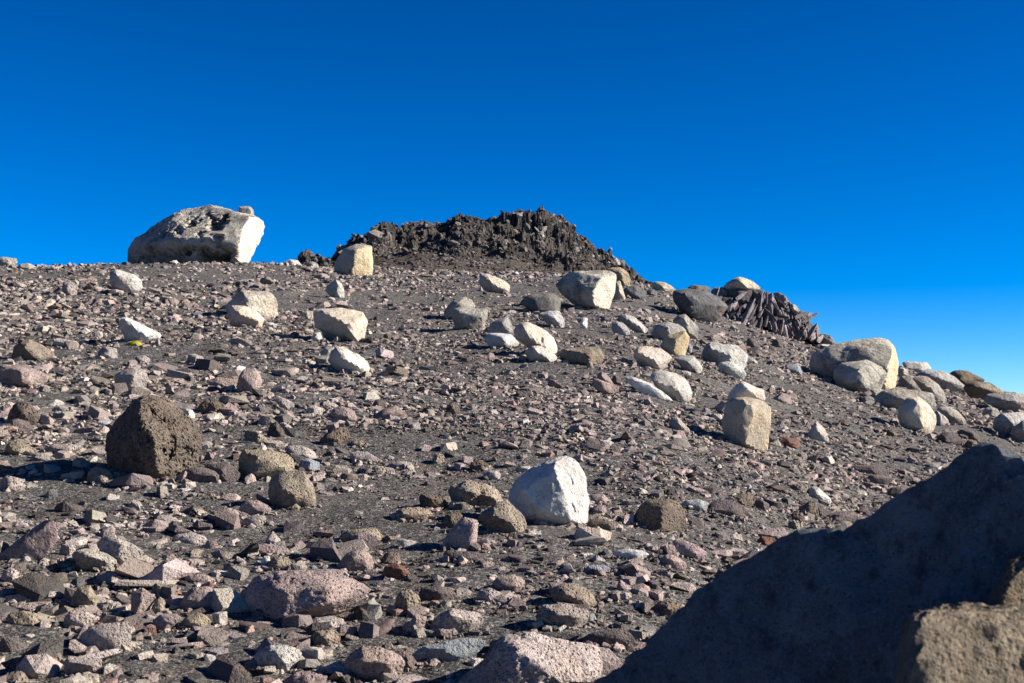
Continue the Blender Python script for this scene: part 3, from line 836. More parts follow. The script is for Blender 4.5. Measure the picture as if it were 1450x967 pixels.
B('boulder', 'boulder', 'W', 'Z4', [(925,710),(945,650),(985,600),(1040,605),(1100,615),(1180,625),(1225,660),(1262,702),(1250,742),(1210,787),(1100,762),(1000,742)], 'large off-white angular boulder with a flat white slab leaning on its front', front=[(1135,690,.38),(1130,750,.36),(1000,640,.3),(1200,650,.15)], sharp=72)
B('slab', 'slab', 'W', 'Z4', [(1043,750),(1060,738),(1110,733),(1180,745),(1220,780),(1244,815),(1225,840),(1130,833),(1060,802)], 'flat white slab at the front of the large off-white angular boulder', thick=.6, front=[(1130,780,.3)])
B('stone', 'stone', 'W', 'Z4', [(1250,702),(1285,712),(1320,738),(1290,745),(1250,738)], 'thin white splinter at the right end of the large off-white angular boulder')
B('stone', 'stone', 'U', 'Z4', [(1240,620),(1243,580),(1265,570),(1290,580),(1332,625),(1325,652),(1270,642)], 'dusky brown stone between the off-white angular boulder and the slab outcrop')
B('stone', 'stone', 'U', 'Z4', [(985,600),(993,555),(1025,580),(1030,602)], 'thin upright grey shard behind the large off-white angular boulder')
B('boulder', 'boulder', 'T', 'Z3', [(918,690),(940,655),(1040,640),(1160,632),(1210,640),(1240,690),(1215,755),(1150,757),(1080,735),(960,720)], 'brown-grey low boulder right of the cracked cream boulder', front=[(1130,680,.38),(1140,745,.36)], mat='granite_far')
B('stone', 'stone', 'P', 'Z3', [(1115,760),(1125,730),(1150,738),(1168,775),(1140,782)], 'small pinkish stone leaning on the front of the brown-grey low boulder')
# --- fallen slabs and the split stone
B('slab', 'slab', 'P', 'Y7', [(498,92),(510,52),(540,85),(600,100),(642,100),(634,140),(560,128)], 'pinkish slab with a wedge of rock resting in its hollow', thick=.8)
B('wedge_stone', 'stone', 'P', 'Y7', [(515,78),(530,35),(552,20),(580,40),(613,85),(560,92)], 'brown-pink wedge of rock standing in the hollow of the pinkish slab', front=[(552,50,.3)], base=105)
B('stone', 'stone', 'U', 'Y7', [(598,60),(620,40),(655,55),(650,85),(610,85)], 'small dark purple stone just behind the pinkish slab')
B('slab', 'slab', 'W', 'Y7', [(655,48),(680,38),(740,60),(800,80),(870,130),(920,180),(890,190),(840,165),(780,130),(690,85)], 'long thin white slab tilted over a black hollow', depth=13.0, thick=.35, front=[(760,85,.1)], amp=.02)
B('boulder', 'boulder', 'W', 'Y7', [(793,42),(820,25),(855,14),(930,28),(975,55),(1003,90),(1020,132),(1000,162),(930,167),(860,125)], 'white oval speckled boulder leaning against the long thin white slab', front=[(830,80,.25),(930,110,.36)])
B('standing_rock', 'boulder', 'T', 'Y7', [(1168,270),(1175,220),(1190,182),(1225,152),(1290,152),(1350,165),(1395,180),(1420,215),(1412,330),(1406,412),(1380,417),(1280,395),(1210,393),(1178,350)],
  'upright tan standing rock crusted with ochre lichen and split at the top', front=[(1300,185,.32),(1275,260,.34),(1290,385,.34),(1395,240,.12)], mat='granite', tintc=(.44,.385,.29), amp=.03, chips=8, cracks=[([(1293,150),(1300,190),(1312,235)],13,.09),([(1240,260),(1250,330)],9,.03),([(1350,250),(1370,330)],10,.03)])
B('boulder', 'boulder', 'C', 'Y7', [(1195,165),(1205,130),(1235,95),(1270,70),(1330,95),(1385,120),(1395,170),(1300,185),(1210,180)], 'pale pointed rock showing directly above the upright tan standing rock', front=[(1300,110,.25)], base=402, depth=None)
B('stone', 'stone', 'K', 'Y7', [(893,285),(910,262),(935,252),(960,275),(1007,322),(960,325),(905,318)], 'little pinkish pyramid stone left of the upright standing rock, in its shadow line', front=[(955,300,.3)])
B('stone', 'stone', 'N', 'Z5', [(458,845),(465,815),(500,757),(540,795),(563,850),(500,854)], 'small pale triangular stone right of the upright standing rock', front=[(505,800,.3)])
B('stone', 'stone', 'P', 'Z5', [(300,660),(345,632),(385,645),(392,678),(330,680)], 'reddish-grey block on scree right of the pale pointed rock')
# --- right-hand group
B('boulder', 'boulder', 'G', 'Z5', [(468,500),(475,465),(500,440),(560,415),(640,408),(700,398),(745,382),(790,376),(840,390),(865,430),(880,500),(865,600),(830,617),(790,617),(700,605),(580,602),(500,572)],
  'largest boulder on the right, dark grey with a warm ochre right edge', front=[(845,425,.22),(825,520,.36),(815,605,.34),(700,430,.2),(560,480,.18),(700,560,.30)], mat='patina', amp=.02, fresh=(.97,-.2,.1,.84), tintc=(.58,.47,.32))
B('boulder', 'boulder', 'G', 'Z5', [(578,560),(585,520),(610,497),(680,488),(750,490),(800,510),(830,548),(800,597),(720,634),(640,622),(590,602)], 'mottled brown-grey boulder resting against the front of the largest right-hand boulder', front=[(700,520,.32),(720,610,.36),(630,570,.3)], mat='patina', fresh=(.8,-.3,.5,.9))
B('boulder', 'boulder', 'W', 'Z5', [(893,495),(905,487),(960,490),(1010,498),(1030,520),(1000,540),(960,547),(910,530)], 'white-topped boulder on the skyline right of the largest right-hand boulder', base=547, depth=31)
B('stone', 'stone', 'N', 'Z5', [(872,545),(880,518),(900,515),(920,530),(925,552),(880,555)], 'small pale stone beside the ochre edge of the largest right-hand boulder', depth=27)
B('boulder', 'boulder', 'G', 'Z5', [(955,550),(975,535),(1010,526),(1080,533),(1130,555),(1182,600),(1150,614),(1050,605),(990,580)], 'long smooth slate-grey boulder on the right skyline', depth=27.5, front=[(1050,560,.3)])
B('boulder', 'boulder', 'G', 'Z5', [(873,605),(876,575),(890,555),(930,550),(975,570),(1000,600),(1000,628),(940,634),(885,622)], 'rounded grey boulder at left of the two nested ones right of the largest boulder', depth=24.5, front=[(930,590,.3)])
B('boulder', 'boulder', 'N', 'Z5', [(938,562),(970,553),(1010,557),(1055,590),(1085,630),(1097,665),(1085,684),(1050,688),(1000,640)], 'rounded brownish boulder at right of the two nested ones right of the largest boulder', depth=23.5, front=[(1030,620,.3)])
B('boulder', 'boulder', 'S', 'Z5', [(1108,548),(1125,532),(1155,526),(1200,535),(1275,572),(1240,605),(1180,602),(1140,575)], 'brown boulder on the right skyline behind a peaked brown one', depth=29, mat='granite_far')
B('boulder', 'boulder', 'T', 'Z5', [(1170,610),(1190,592),(1225,578),(1300,588),(1367,630),(1340,645),(1290,645),(1200,645)], 'peaked brown boulder near the right skyline above the flat bluish one', depth=25, mat='granite_far', front=[(1235,600,.3)])
B('boulder', 'boulder', 'G', 'Z5', [(728,682),(760,660),(800,622),(850,612),(900,613),(985,625),(1040,640),(1053,690),(1000,710),(860,717),(780,700)], 'long flat pale grey boulder in front of the two nested ones', thick=.6, front=[(900,660,.3)])
B('boulder', 'boulder', 'C', 'Z5', [(870,745),(872,705),(890,672),(930,648),(975,653),(1020,690),(1050,735),(1050,778),(1010,806),(900,792)], 'tan faceted boulder in front of the long flat pale grey one', front=[(975,680,.3),(985,790,.36),(920,730,.3)], sharp=76)
B('boulder', 'boulder', 'N', 'Z5', [(1030,735),(1050,710),(1085,735),(1107,758),(1100,777),(1040,778)], 'small tan boulder touching the right side of the tan faceted one')
B('boulder', 'boulder', 'G', 'Z5', [(1048,705),(1070,695),(1110,695),(1150,715),(1187,762),(1170,772),(1120,768)], 'small slate-grey boulder right of the tan faceted one', front=[(1110,730,.3)])
B('stone', 'stone', 'G', 'Z5', [(1258,722),(1270,702),(1300,696),(1330,705),(1347,738),(1320,750),(1275,745)], 'small grey rounded stone in the gap left of the white boulders at the right border')
B('boulder', 'boulder', 'G', 'Z5', [(1265,665),(1280,640),(1320,633),(1400,628),(1480,645),(1540,690),(1500,725),(1450,727),(1360,712),(1300,690)], 'broad flat bluish-grey boulder at the right border', thick=.7, front=[(1400,670,.3)])
B('boulder', 'boulder', 'W', 'Z5', [(1305,785),(1315,750),(1340,727),(1400,720),(1470,722),(1500,760),(1480,840),(1400,832),(1330,812)], 'large rounded whitish boulder at the right border, above the dark foreground rock', front=[(1400,770,.3)])
B('boulder', 'boulder', 'N', 'Z5', [(1385,815),(1400,785),(1450,755),(1520,755),(1540,860),(1450,862),(1410,845)], 'pale boulder cut by the right border, overlapping the large rounded whitish one', front=[(1450,800,.3)])
B('stone', 'stone', 'G', 'Z5', [(705,670),(715,650),(745,643),(765,655),(770,680),(720,688)], 'small bluish-grey stone at the left tip of the long flat pale grey boulder')
B('stone', 'stone', 'N', 'Z5', [(733,632),(750,615),(790,611),(820,622),(800,652),(750,655)], 'cream stone between the mottled boulder and the long flat pale grey one')
B('stone', 'stone', 'B', 'Z5', [(348,520),(365,503),(410,498),(432,515),(440,545),(380,545)], 'low bluish stone half in shadow left of the largest right-hand boulder')
B('stone', 'stone', 'C', 'Z5', [(430,530),(440,517),(470,517),(475,530),(450,536)], 'small cream stone at the left foot of the largest right-hand boulder')
B('stone', 'stone', 'U', 'Z5', [(1052,840),(1070,815),(1105,807),(1145,820),(1172,850),(1150,865),(1085,866)], 'left dark purplish stone of the low row under the slate-grey boulder')
B('stone', 'stone', 'U', 'Z5', [(1140,810),(1165,798),(1210,802),(1250,830),(1250,850),(1180,845)], 'middle dark stone of the low row under the slate-grey boulder')
B('stone', 'stone', 'S', 'Z5', [(1178,865),(1195,848),(1230,850),(1252,878),(1235,890),(1190,885)], 'right brownish stone of the low row under the slate-grey boulder')
B('stone', 'stone', 'S', 'Z5', [(815,815),(825,800),(860,800),(873,822),(862,832),(820,830)], 'small brown cube-like stone below the tan faceted boulder')
B('stone', 'stone', 'S', 'Z5', [(600,775),(608,755),(640,752),(645,778),(620,783)], 'small dark brown stone left of the shadow streak below the mottled boulder')
# --- middle ground and the white boulder
B('white_boulder', 'boulder', 'L', 'Y1', [(68,390),(75,350),(95,305),(135,265),(190,225),(285,185),(325,168),(370,166),(410,182),(440,215),(460,255),(472,310),(486,400),(480,472),(440,490),(400,507),(300,520),(170,512),(90,450)],
  'rounded bright white boulder with dark cracks, in the middle of the slope', front=[(310,200,.26),(330,290,.36),(355,380,.42),(390,490,.36),(220,440,.40),(150,340,.3),(440,260,.1)], amp=.016, sub=6, cracks=[([(352,315),(362,350),(378,385),(405,425),(412,450)],9,.035),([(214,385),(220,420),(208,470),(212,505)],8,.035),([(395,280),(400,310)],9,.03),([(330,440),(352,455)],8,.025)])
B('stone', 'stone', 'T', 'Y6', [(1180,850),(1200,815),(1240,790),(1290,762),(1335,755),(1390,800),(1420,835),(1437,875),(1430,915),(1400,925),(1330,917),(1250,885)], 'pitted brown stone at the left foot of the bright white boulder', front=[(1260,830,.3),(1340,860,.38)], mat='rough_near')
B('crag_stone', 'stone', 'T', 'Y6', [(1030,700),(1050,680),(1130,650),(1200,662),(1250,690),(1275,700),(1330,778),(1200,800),(1110,790),(1050,765)], 'hooked brown-grey stone just behind the pitted brown stone', front=[(1130,710,.3),(1260,740,.2)], mat='rough_near', dents=[(1200,740,50,.1)])
B('stone', 'stone', 'S', 'Y6', [(878,745),(895,720),(960,725),(1010,745),(1032,770),(1000,795),(940,805),(895,790)], 'dusky stone with a pale tip left of the hooked brown-grey stone', front=[(950,750,.3)])
B('stone', 'stone', 'T', 'Y6', [(758,855),(765,810),(790,792),(880,790),(930,800),(957,825),(930,845),(870,850),(820,867),(770,860)], 'long buff stone pitted with holes, left of the pink block', front=[(800,830,.3)], mat='rough_near')
B('block', 'stone', 'P', 'Z8', [(998,240),(1030,200),(1070,150),(1110,115),(1182,130),(1182,200),(1178,280),(1150,284),(1060,258)], 'tilted pink block with a flat face below the pitted brown stone', front=[(1165,150,.25),(1140,270,.3),(1060,190,.2)], sharp=120, amp=.012)
B('plank_stone', 'slab', 'U', 'Z8', [(1003,302),(1020,288),(1100,290),(1190,295),(1217,325),(1205,345),(1120,335),(1010,325)], 'dark plank-shaped slab lying below the pink block', thick=.5, sharp=120)
B('stone', 'stone', 'S', 'Z8', [(1000,150),(1020,100),(1080,90),(1110,110),(1060,150),(1030,165)], 'dark stone wedged behind the upper corner of the pink block')
B('stone', 'stone', 'S', 'Y1', [(700,525),(715,470),(745,420),(790,395),(830,383),(920,393),(960,420),(980,460),(975,530),(940,550),(880,560),(780,552)], 'lumpy brown stone right of the bright white boulder', front=[(860,430,.3),(860,540,.36)], mat='rough_near', base=556)
B('stone', 'stone', 'S', 'Y1', [(468,515),(490,490),(530,485),(620,505),(652,540),(620,550),(540,540)], 'flat knobbly brown stone between the bright white boulder and the lumpy brown one')
B('block', 'stone', 'U', 'Y1', [(1103,462),(1105,405),(1140,390),(1235,392),(1240,438),(1297,440),(1292,472),(1220,478),(1120,476)], 'dark stepped purple block right of the lumpy brown stone', front=[(1115,440,.3),(1220,450,.3)], sharp=140)
B('stone', 'stone', 'S', 'Y1', [(1218,402),(1222,370),(1250,360),(1310,348),(1337,388),(1322,420),(1290,425),(1240,415)], 'ridged brown stone behind the dark stepped purple block')
B('stone', 'stone', 'U', 'Y1', [(1322,432),(1335,395),(1360,383),(1412,412),(1400,442),(1350,440)], 'small pointed purple stone right of the dark stepped block')
B('slab', 'slab', 'P', 'Y1', [(480,372),(500,360),(560,362),(597,395),(590,412),(540,405),(495,395)], 'pink slab behind the right side of the bright white boulder', thick=.6)
B('stone', 'stone', 'P', 'Y1', [(495,455),(505,425),(540,412),(575,430),(580,455),(530,465)], 'reddish-brown stone touching the right side of the bright white boulder')
B('slab', 'slab', 'H', 'Y1', [(955,410),(985,390),(1050,388),(1100,405),(1090,430),(1030,438),(985,425)], 'whitish flaky slab behind the dark stepped purple block', thick=.5)
B('flake', 'stone', 'L', 'Y1', [(608,672),(625,650),(680,640),(760,650),(797,668),(745,688),(660,692)], 'flat bright white flake on the grit below the lumpy brown stone', thick=.5)
B('slab', 'slab', 'P', 'Y1', [(908,605),(925,588),(980,600),(1040,625),(1092,660),(1055,692),(1000,680),(955,650)], 'long purplish-pink slab with dark pits, right of the white flake', thick=.6)
B('slab', 'slab', 'P', 'Y1', [(798,640),(820,625),(880,618),(925,628),(937,650),(900,668),(840,662)], 'thin oval pink slab between the white flake and the long pitted slab', thick=.5)
B('stone', 'stone', 'P', 'Y1', [(845,700),(870,675),(905,668),(950,690),(988,718),(965,740),(890,740),(862,725)], 'low pink pyramid stone below the thin oval pink slab', front=[(910,700,.25)])
B('stone', 'stone', 'P', 'Y1', [(630,760),(660,725),(700,713),(760,735),(803,762),(780,788),(720,778)], 'faceted pinkish slab below the white flake', front=[(700,745,.25)])
B('stone', 'stone', 'P', 'Y1', [(628,855),(632,815),(645,798),(690,830),(712,858),(695,877),(645,865)], 'small pink triangular stone standing among gravel, left of the dark foreground rock', front=[(650,830,.3)])
B('slab', 'slab', 'B', 'Y1', [(460,750),(480,728),(560,722),(597,740),(580,762),(520,768)], 'thin greenish-white slab above the rounded porous stone', thick=.5)
B('stone', 'stone', 'W', 'W6', [(182,250),(190,215),(205,200),(235,203),(280,240),(320,280),(312,295),(250,285),(200,270)], 'small bright white boulder near the left flank of the dark foreground rock', front=[(240,245,.3)])
B('stone', 'stone', 'S', 'W6', [(115,350),(150,310),(195,283),(240,310),(247,370),(200,383),(150,378)], 'dark angular stone just below the small bright white boulder', front=[(190,330,.3)])
B('stone', 'stone', 'S', 'W6', [(75,390),(90,355),(130,350),(165,380),(168,408),(120,412)], 'dark lumpy stone left of the dark angular stone')
B('stone', 'stone', 'T', 'W6', [(62,440),(70,405),(100,395),(135,415),(137,455),(95,463)], 'rounded tan stone under the dark lumpy stone')
B('stone', 'stone', 'T', 'W6', [(85,235),(90,190),(150,182),(195,200),(185,235),(130,242)], 'brown stone just left of the small bright white boulder')
B('slab', 'slab', 'U', 'W6', [(430,90),(450,78),(540,75),(620,78),(647,110),(645,140),(600,135),(520,108),(440,105)], 'dark round-ended slab above the left flank of the foreground rock', thick=.6)
B('slab', 'slab', 'U', 'W6', [(510,165),(545,132),(600,130),(690,155),(640,190),(570,195)], 'purple-grey slab under the dark round-ended slab', thick=.6, front=[(580,150,.2)])
B('stone', 'stone', 'U', 'W6', [(495,200),(510,175),(560,178),(605,205),(570,220),(515,215)], 'small dark slab tucked below the purple-grey slab')
B('slab', 'slab', 'U', 'W6', [(245,385),(280,362),(400,345),(450,370),(540,400),(470,420),(330,405)], 'long low purple-grey slab running under the flank of the dark foreground rock', thick=.6)
B('stone', 'stone', 'U', 'W6', [(640,235),(670,205),(750,195),(770,215),(710,275),(670,270)], 'dark stone half hidden behind the flank of the foreground rock')
B('slab', 'slab', 'P', 'Y2', [(568,305),(585,292),(690,281),(707,300),(700,318),(620,322)], 'pinkish-grey slab with a red stone below its end', thick=.6)
B('stone', 'stone', 'R', 'Y2', [(603,325),(620,310),(660,315),(675,335),(640,345)], 'dull red stone under the pinkish-grey slab')
B('stone', 'stone', 'S', 'Y2', [(250,560),(280,530),(325,508),(370,530),(397,562),(360,572),(300,570)], 'dark brown ridge-shaped stone beside the lower edge of the foreground rock', front=[(320,535,.3)])
# --- left middle ground
B('lava_boulder', 'boulder', 'S', 'Z6', [(535,600),(540,560),(560,520),(600,460),(650,410),(690,375),(720,350),(760,345),(860,347),(900,380),(950,430),(990,480),(1020,520),(1042,590),(1030,640),(985,690),(900,725),(840,757),(740,760),(650,755),(570,720),(545,660)],
  'large pitted dark brown lava boulder leaning left, in the left middle ground', front=[(715,380,.24),(725,460,.36),(790,590,.42),(810,735,.38),(640,600,.30),(900,560,.26),(930,640,.2)], mat='rough', sub=6, amp=.032, chips=6, cutlo=.97, cracks=[([(690,450),(740,500),(800,590),(870,640),(930,700)],34,.035),([(750,430),(820,470),(900,560)],22,.02),([(690,620),(720,700)],26,.025),([(860,350),(950,430)],30,.03)],
  dents=[(760,560,50,.04),(870,600,60,.05),(950,650,60,.06),(700,650,50,.04),(760,440,45,.04),(830,470,40,.03)])
B('stone', 'stone', 'T', 'Z6', [(443,762),(455,725),(480,703),(550,708),(588,758),(570,780),(520,790),(460,787)], 'lumpy buff stone in the shadow of the large lava boulder', mat='rough_near')
B('slab', 'slab', 'U', 'Z6', [(928,755),(935,722),(965,708),(1040,703),(1100,722),(1132,745),(1125,787),(1050,795),(980,790)], 'smooth purple slab with rounded edges right of the large lava boulder', thick=.8, front=[(1000,740,.2),(1110,755,.2)])
B('slab', 'slab', 'U', 'Z6', [(1040,705),(1080,685),(1160,680),(1215,710),(1237,745),(1230,782),(1180,788),(1130,780),(1110,730)], 'darker purple slab between the smooth purple one and the pale porous block', thick=.8)
B('block', 'boulder', 'T', 'Z6', [(1220,715),(1222,660),(1245,615),(1340,610),(1440,628),(1480,640),(1510,680),(1500,740),(1400,768),(1300,768),(1235,740)], 'pale porous lava block right of the purple slabs', front=[(1315,650,.30),(1310,740,.34),(1450,700,.3)], mat='rough_near')
B('block', 'boulder', 'T', 'Y6', [(108,720),(112,655),(150,625),(200,603),(290,603),(330,660),(350,710),(357,762),(290,768),(240,797),(160,782),(120,750)], 'chunky grey-buff lava block just below the pale porous block', front=[(170,690,.3),(240,740,.36),(310,700,.25)], mat='rough_near')
B('stone', 'stone', 'K', 'Y6', [(190,490),(205,474),(250,470),(300,482),(345,505),(362,532),(310,552),(250,552),(215,525)], 'pinkish crusty stone right behind the pale porous block', mat='rough_near')
B('stone', 'stone', 'B', 'Y6', [(260,580),(275,545),(320,540),(370,560),(375,600),(310,610)], 'veined grey stone behind the chunky grey-buff block')
B('stone', 'stone', 'S', 'Y6', [(373,445),(395,415),(440,400),(470,380),(520,388),(532,440),(500,470),(440,468),(390,465)], 'dark jagged scoria stone on open grit left of centre', mat='rough')
B('stone', 'stone', 'T', 'Y6', [(515,470),(540,450),(590,445),(610,465),(560,482)], 'low buff stone at the right foot of the dark jagged scoria')
B('stone', 'stone', 'U', 'Y6', [(640,268),(655,240),(690,235),(715,255),(710,278),(665,285)], 'round black stone on scree above the open grit')
B('stone', 'stone', 'S', 'Y6', [(1018,312),(1022,268),(1050,250),(1085,265),(1090,300),(1080,318),(1040,320)], 'upright brown stone on fine scree near the centre', front=[(1055,280,.3)])
B('stone', 'stone', 'T', 'Y6', [(948,560),(955,522),(975,512),(1010,520),(1018,555),(985,570)], 'small ochre-brown stone below the upright brown one')
B('stone', 'stone', 'S', 'Y6', [(1138,592),(1150,560),(1190,548),(1235,565),(1240,592),(1190,602)], 'small dark hollow stone between the ochre-brown stone and the bright white boulder', mat='rough')
B('stone', 'stone', 'K', 'Y6', [(1210,630),(1230,605),(1280,600),(1300,620),(1298,648),(1250,645)], 'pale block right above the hooked brown-grey stone')
B('slab', 'slab', 'K', 'Y6', [(525,545),(530,512),(570,502),(620,510),(665,535),(702,560),(640,562),(570,552)], 'layered grey slab on open grit left of the ochre-brown stone', thick=.5)
B('slab', 'slab', 'K', 'Y6', [(712,580),(740,562),(800,552),(862,565),(840,582),(760,590)], 'thin pale slab right of the layered grey slab', thick=.4)
B('stone', 'stone', 'T', 'Y6', [(640,605),(650,578),(700,580),(722,600),(700,618),(660,615)], 'small buff stone between the layered slab and the sandy hollow')
B('stone', 'stone', 'P', 'Y6', [(425,312),(440,285),(480,270),(540,290),(572,340),(520,358),(475,345)], 'pink and brown knob of stone left of the round black stone')
B('stone', 'stone', 'S', 'Y6', [(98,420),(115,370),(150,348),(190,400),(200,432),(150,438)], 'pointed dark brown stone right of the lava boulder, on open grit', front=[(150,390,.3)])
B('stone', 'stone', 'K', 'Y6', [(160,360),(185,352),(232,378),(205,405),(180,395)], 'pink flat stone leaning on the pointed dark brown stone')
B('slab', 'slab', 'K', 'Y6', [(120,225),(150,215),(210,240),(245,262),(235,290),(190,275)], 'tilted pale pink slab above the pointed dark brown stone', thick=.5)
B('stone', 'stone', 'P', 'Y6', [(160,310),(180,288),(230,300),(248,328),(200,335)], 'dark-sided pink slab below the tilted pale pink one')
B('stone', 'stone', 'K', 'Y6', [(298,310),(310,275),(350,268),(395,285),(380,312),(330,322)], 'pale pink stone with a dark left side behind the open grit')
B('stone', 'stone', 'T', 'Z6', [(1250,545),(1258,518),(1300,508),(1345,535),(1372,560),(1340,582),(1290,578)], 'buff potato-shaped stone right of the large lava boulder')
B('block', 'stone', 'P', 'Z6', [(1213,290),(1225,240),(1248,200),(1305,192),(1335,230),(1347,265),(1312,327),(1260,318)], 'dark-sided angular block above the pointed dark brown stone', front=[(1240,240,.25),(1300,300,.3),(1320,240,.15)], sharp=120)
B('slab', 'slab', 'P', 'Z6', [(1053,262),(1090,250),(1150,246),(1230,254),(1220,290),(1160,300),(1110,298)], 'smooth flat pink slab left of the dark-sided angular block', thick=.6)
B('stone', 'stone', 'S', 'Z6', [(38,455),(50,410),(75,380),(110,364),(155,375),(190,415),(215,450),(205,502),(150,500),(80,495)], 'rough dark scoria stone near the left border', mat='rough', front=[(110,430,.3)])
B('stone', 'stone', 'P', 'Z6', [(193,450),(205,430),(240,430),(280,465),(272,497),(225,492)], 'pink angular stone touching the right of the rough dark scoria')
B('stone', 'stone', 'S', 'Z6', [(1008,415),(1020,385),(1050,362),(1110,358),(1150,385),(1162,405),(1130,432),(1040,428)], 'dark rounded purple-brown stone right behind the large lava boulder')
B('stone', 'stone', 'C', 'Z6', [(1040,448),(1060,432),(1130,425),(1157,452),(1125,472),(1070,465)], 'cream elongated stone in front of the dark rounded one')
B('stone', 'stone', 'L', 'Z6', [(942,430),(955,405),(985,408),(1003,440),(985,468),(958,462)], 'small bright white stone at the right shoulder of the large lava boulder')
B('slab', 'slab', 'K', 'Z6', [(228,612),(260,592),(330,584),(400,588),(432,602),(390,620),(320,642),(260,635)], 'pale lens-shaped slab left of the large lava boulder', thick=.5)
B('stone', 'stone', 'T', 'Z6', [(22,605),(45,575),(85,568),(150,588),(182,640),(140,648),(70,642)], 'buff knobbly stone below the rough dark scoria', mat='rough_near')
B('slab', 'slab', 'K', 'Z6', [(158,645),(180,632),(230,635),(295,662),(270,678),(200,672)], 'small pale slab in front of the buff knobbly stone', thick=.5)
B('stone', 'stone', 'K', 'Z6', [(-5,800),(8,765),(40,745),(100,758),(137,800),(110,825),(40,832)], 'pinkish lumpy stone at the left border below the long shadow', mat='rough_near')
B('boulder', 'boulder', 'P', 'Z6', [(-60,270),(-55,215),(-10,185),(60,176),(150,190),(215,215),(255,240),(225,285),(100,293)], 'reddish-brown boulder cut by the left border', front=[(100,210,.3),(120,270,.35)], mat='rough_near')
B('stone', 'stone', 'T', 'Z6', [(55,135),(75,85),(100,65),(150,48),(215,78),(285,118),(272,152),(180,162),(90,150)], 'brown stone with a dark left side near the left border', front=[(130,90,.3),(180,140,.3)], mat='rough_near')
B('boulder', 'boulder', 'K', 'Z6', [(583,260),(592,225),(640,205),(690,190),(745,205),(765,250),(740,295),(650,307),(592,292)], 'pale layered round stone above the large lava boulder', front=[(680,230,.3),(670,290,.3)], strata=.02)
B('stone', 'stone', 'K', 'Z6', [(498,128),(510,100),(535,84),(600,95),(604,147),(560,152)], 'pale porous stone on the grit patch below the moss')
B('slab', 'slab', 'N', 'Z6', [(262,72),(285,55),(330,50),(390,58),(407,70),(400,90),(330,86)], 'flat buff slab lying on the dark grit patch', thick=.5)
B('stone', 'stone', 'K', 'Z6', [(688,152),(700,135),(740,128),(772,150),(770,175),(715,168)], 'small pinkish block at the right of the grit patch')
B('stone', 'stone', 'K', 'Z6', [(958,160),(965,125),(1000,122),(1045,140),(1045,165),(990,172)], 'small tan block above the smooth flat pink slab')
B('stone', 'stone', 'K', 'Z1', [(315,545),(325,505),(350,492),(400,520),(395,570),(350,575)], 'pinkish knobbed stone high on the left slope', mat='rough')
B('slab', 'slab', 'N', 'Z1', [(-30,430),(-20,378),(40,376),(85,384),(92,402),(60,430)], 'pale slab on the crest at the left border', depth=33, thick=.7)
B('stone', 'stone', 'K', 'Z1', [(85,432),(100,412),(150,408),(185,425),(160,445),(110,448)], 'buff stone on the crest right of the pale border slab', depth=32)
# --- near left
B('stone', 'stone', 'P', 'W7', [(555,655),(570,620),(610,598),(670,598),(720,625),(752,655),(745,672),(680,685),(600,682)], 'smooth pink oval stone leaning on the chunky grey-buff block', thick=.7, front=[(640,640,.25)])
B('stone', 'stone', 'K', 'W7', [(447,695),(455,655),(500,640),(560,658),(595,690),(560,705),(490,710)], 'pale flat stone left of the smooth pink oval stone', thick=.7)
B('slab', 'slab', 'K', 'W7', [(560,725),(590,700),(640,680),(712,685),(714,705),(690,735),(640,752)], 'pink wedge slab in front of the smooth pink oval stone', thick=.6)
B('slab', 'slab', 'K', 'W7', [(168,815),(210,790),(290,780),(360,800),(380,822),(340,850),(260,858),(200,840)], 'light grey broad flat stone in the near left', thick=.6)
B('stone', 'stone', 'P', 'W7', [(345,870),(380,825),(435,818),(430,845),(380,875)], 'pink flat stone touching the right of the light grey flat stone', thick=.5)
B('slab', 'slab', 'P', 'Z7', [(-10,312),(40,275),(90,232),(180,180),(270,130),(300,152),(295,235),(240,275),(130,332),(60,347)], 'big tilted pink slab with a lit edge near the left border', thick=.45, front=[(150,240,.15),(290,200,.1)], sharp=120)
B('stone', 'stone', 'N', 'Z7', [(368,315),(378,290),(410,283),(470,285),(540,300),(600,335),(610,375),(560,385),(500,390),(410,372)], 'whitish-topped stone with a black shaded underside in the near left', front=[(440,310,.4),(560,350,.2)], mat='rough_near')
B('stone', 'stone', 'K', 'Z7', [(490,255),(520,225),(580,208),(640,235),(700,275),(745,290),(690,345),(620,370),(560,320)], 'crusty pale pink stone behind the whitish-topped one', mat='rough_near')
B('stone', 'stone', 'K', 'Z7', [(303,292),(318,255),(380,252),(393,275),(360,322),(320,328)], 'pale pink wedge left of the whitish-topped stone')
B('wedge_stone', 'stone', 'P', 'Z7', [(672,622),(672,560),(677,500),(730,478),(797,522),(770,582),(705,642)], 'upright pink wedge with a shaded left face in the near left', front=[(728,520,.30),(700,620,.32)], sharp=120)
B('block', 'stone', 'P', 'Z7', [(908,578),(935,535),(960,498),(990,475),(1060,470),(1102,485),(1108,570),(1060,602),(990,597)], 'sharp-edged pink block beside the upright pink wedge', front=[(1050,560,.2),(960,540,.2)], sharp=120)
B('slab', 'slab', 'P', 'Z7', [(948,440),(958,416),(1010,410),(1060,413),(1107,435),(1090,458),(1020,462)], 'flat pink slab balanced behind the sharp-edged pink block', thick=.7)
B('stone', 'stone', 'T', 'Z7', [(768,625),(780,570),(815,522),(852,545),(835,600),(790,632)], 'porous tan stone between the upright wedge and the sharp-edged block', mat='rough_near')
B('slab', 'slab', 'P', 'Z7', [(778,645),(810,625),(860,615),(912,612),(933,638),(890,660),(815,702)], 'pink pointed slab below the porous tan stone', thick=.5)
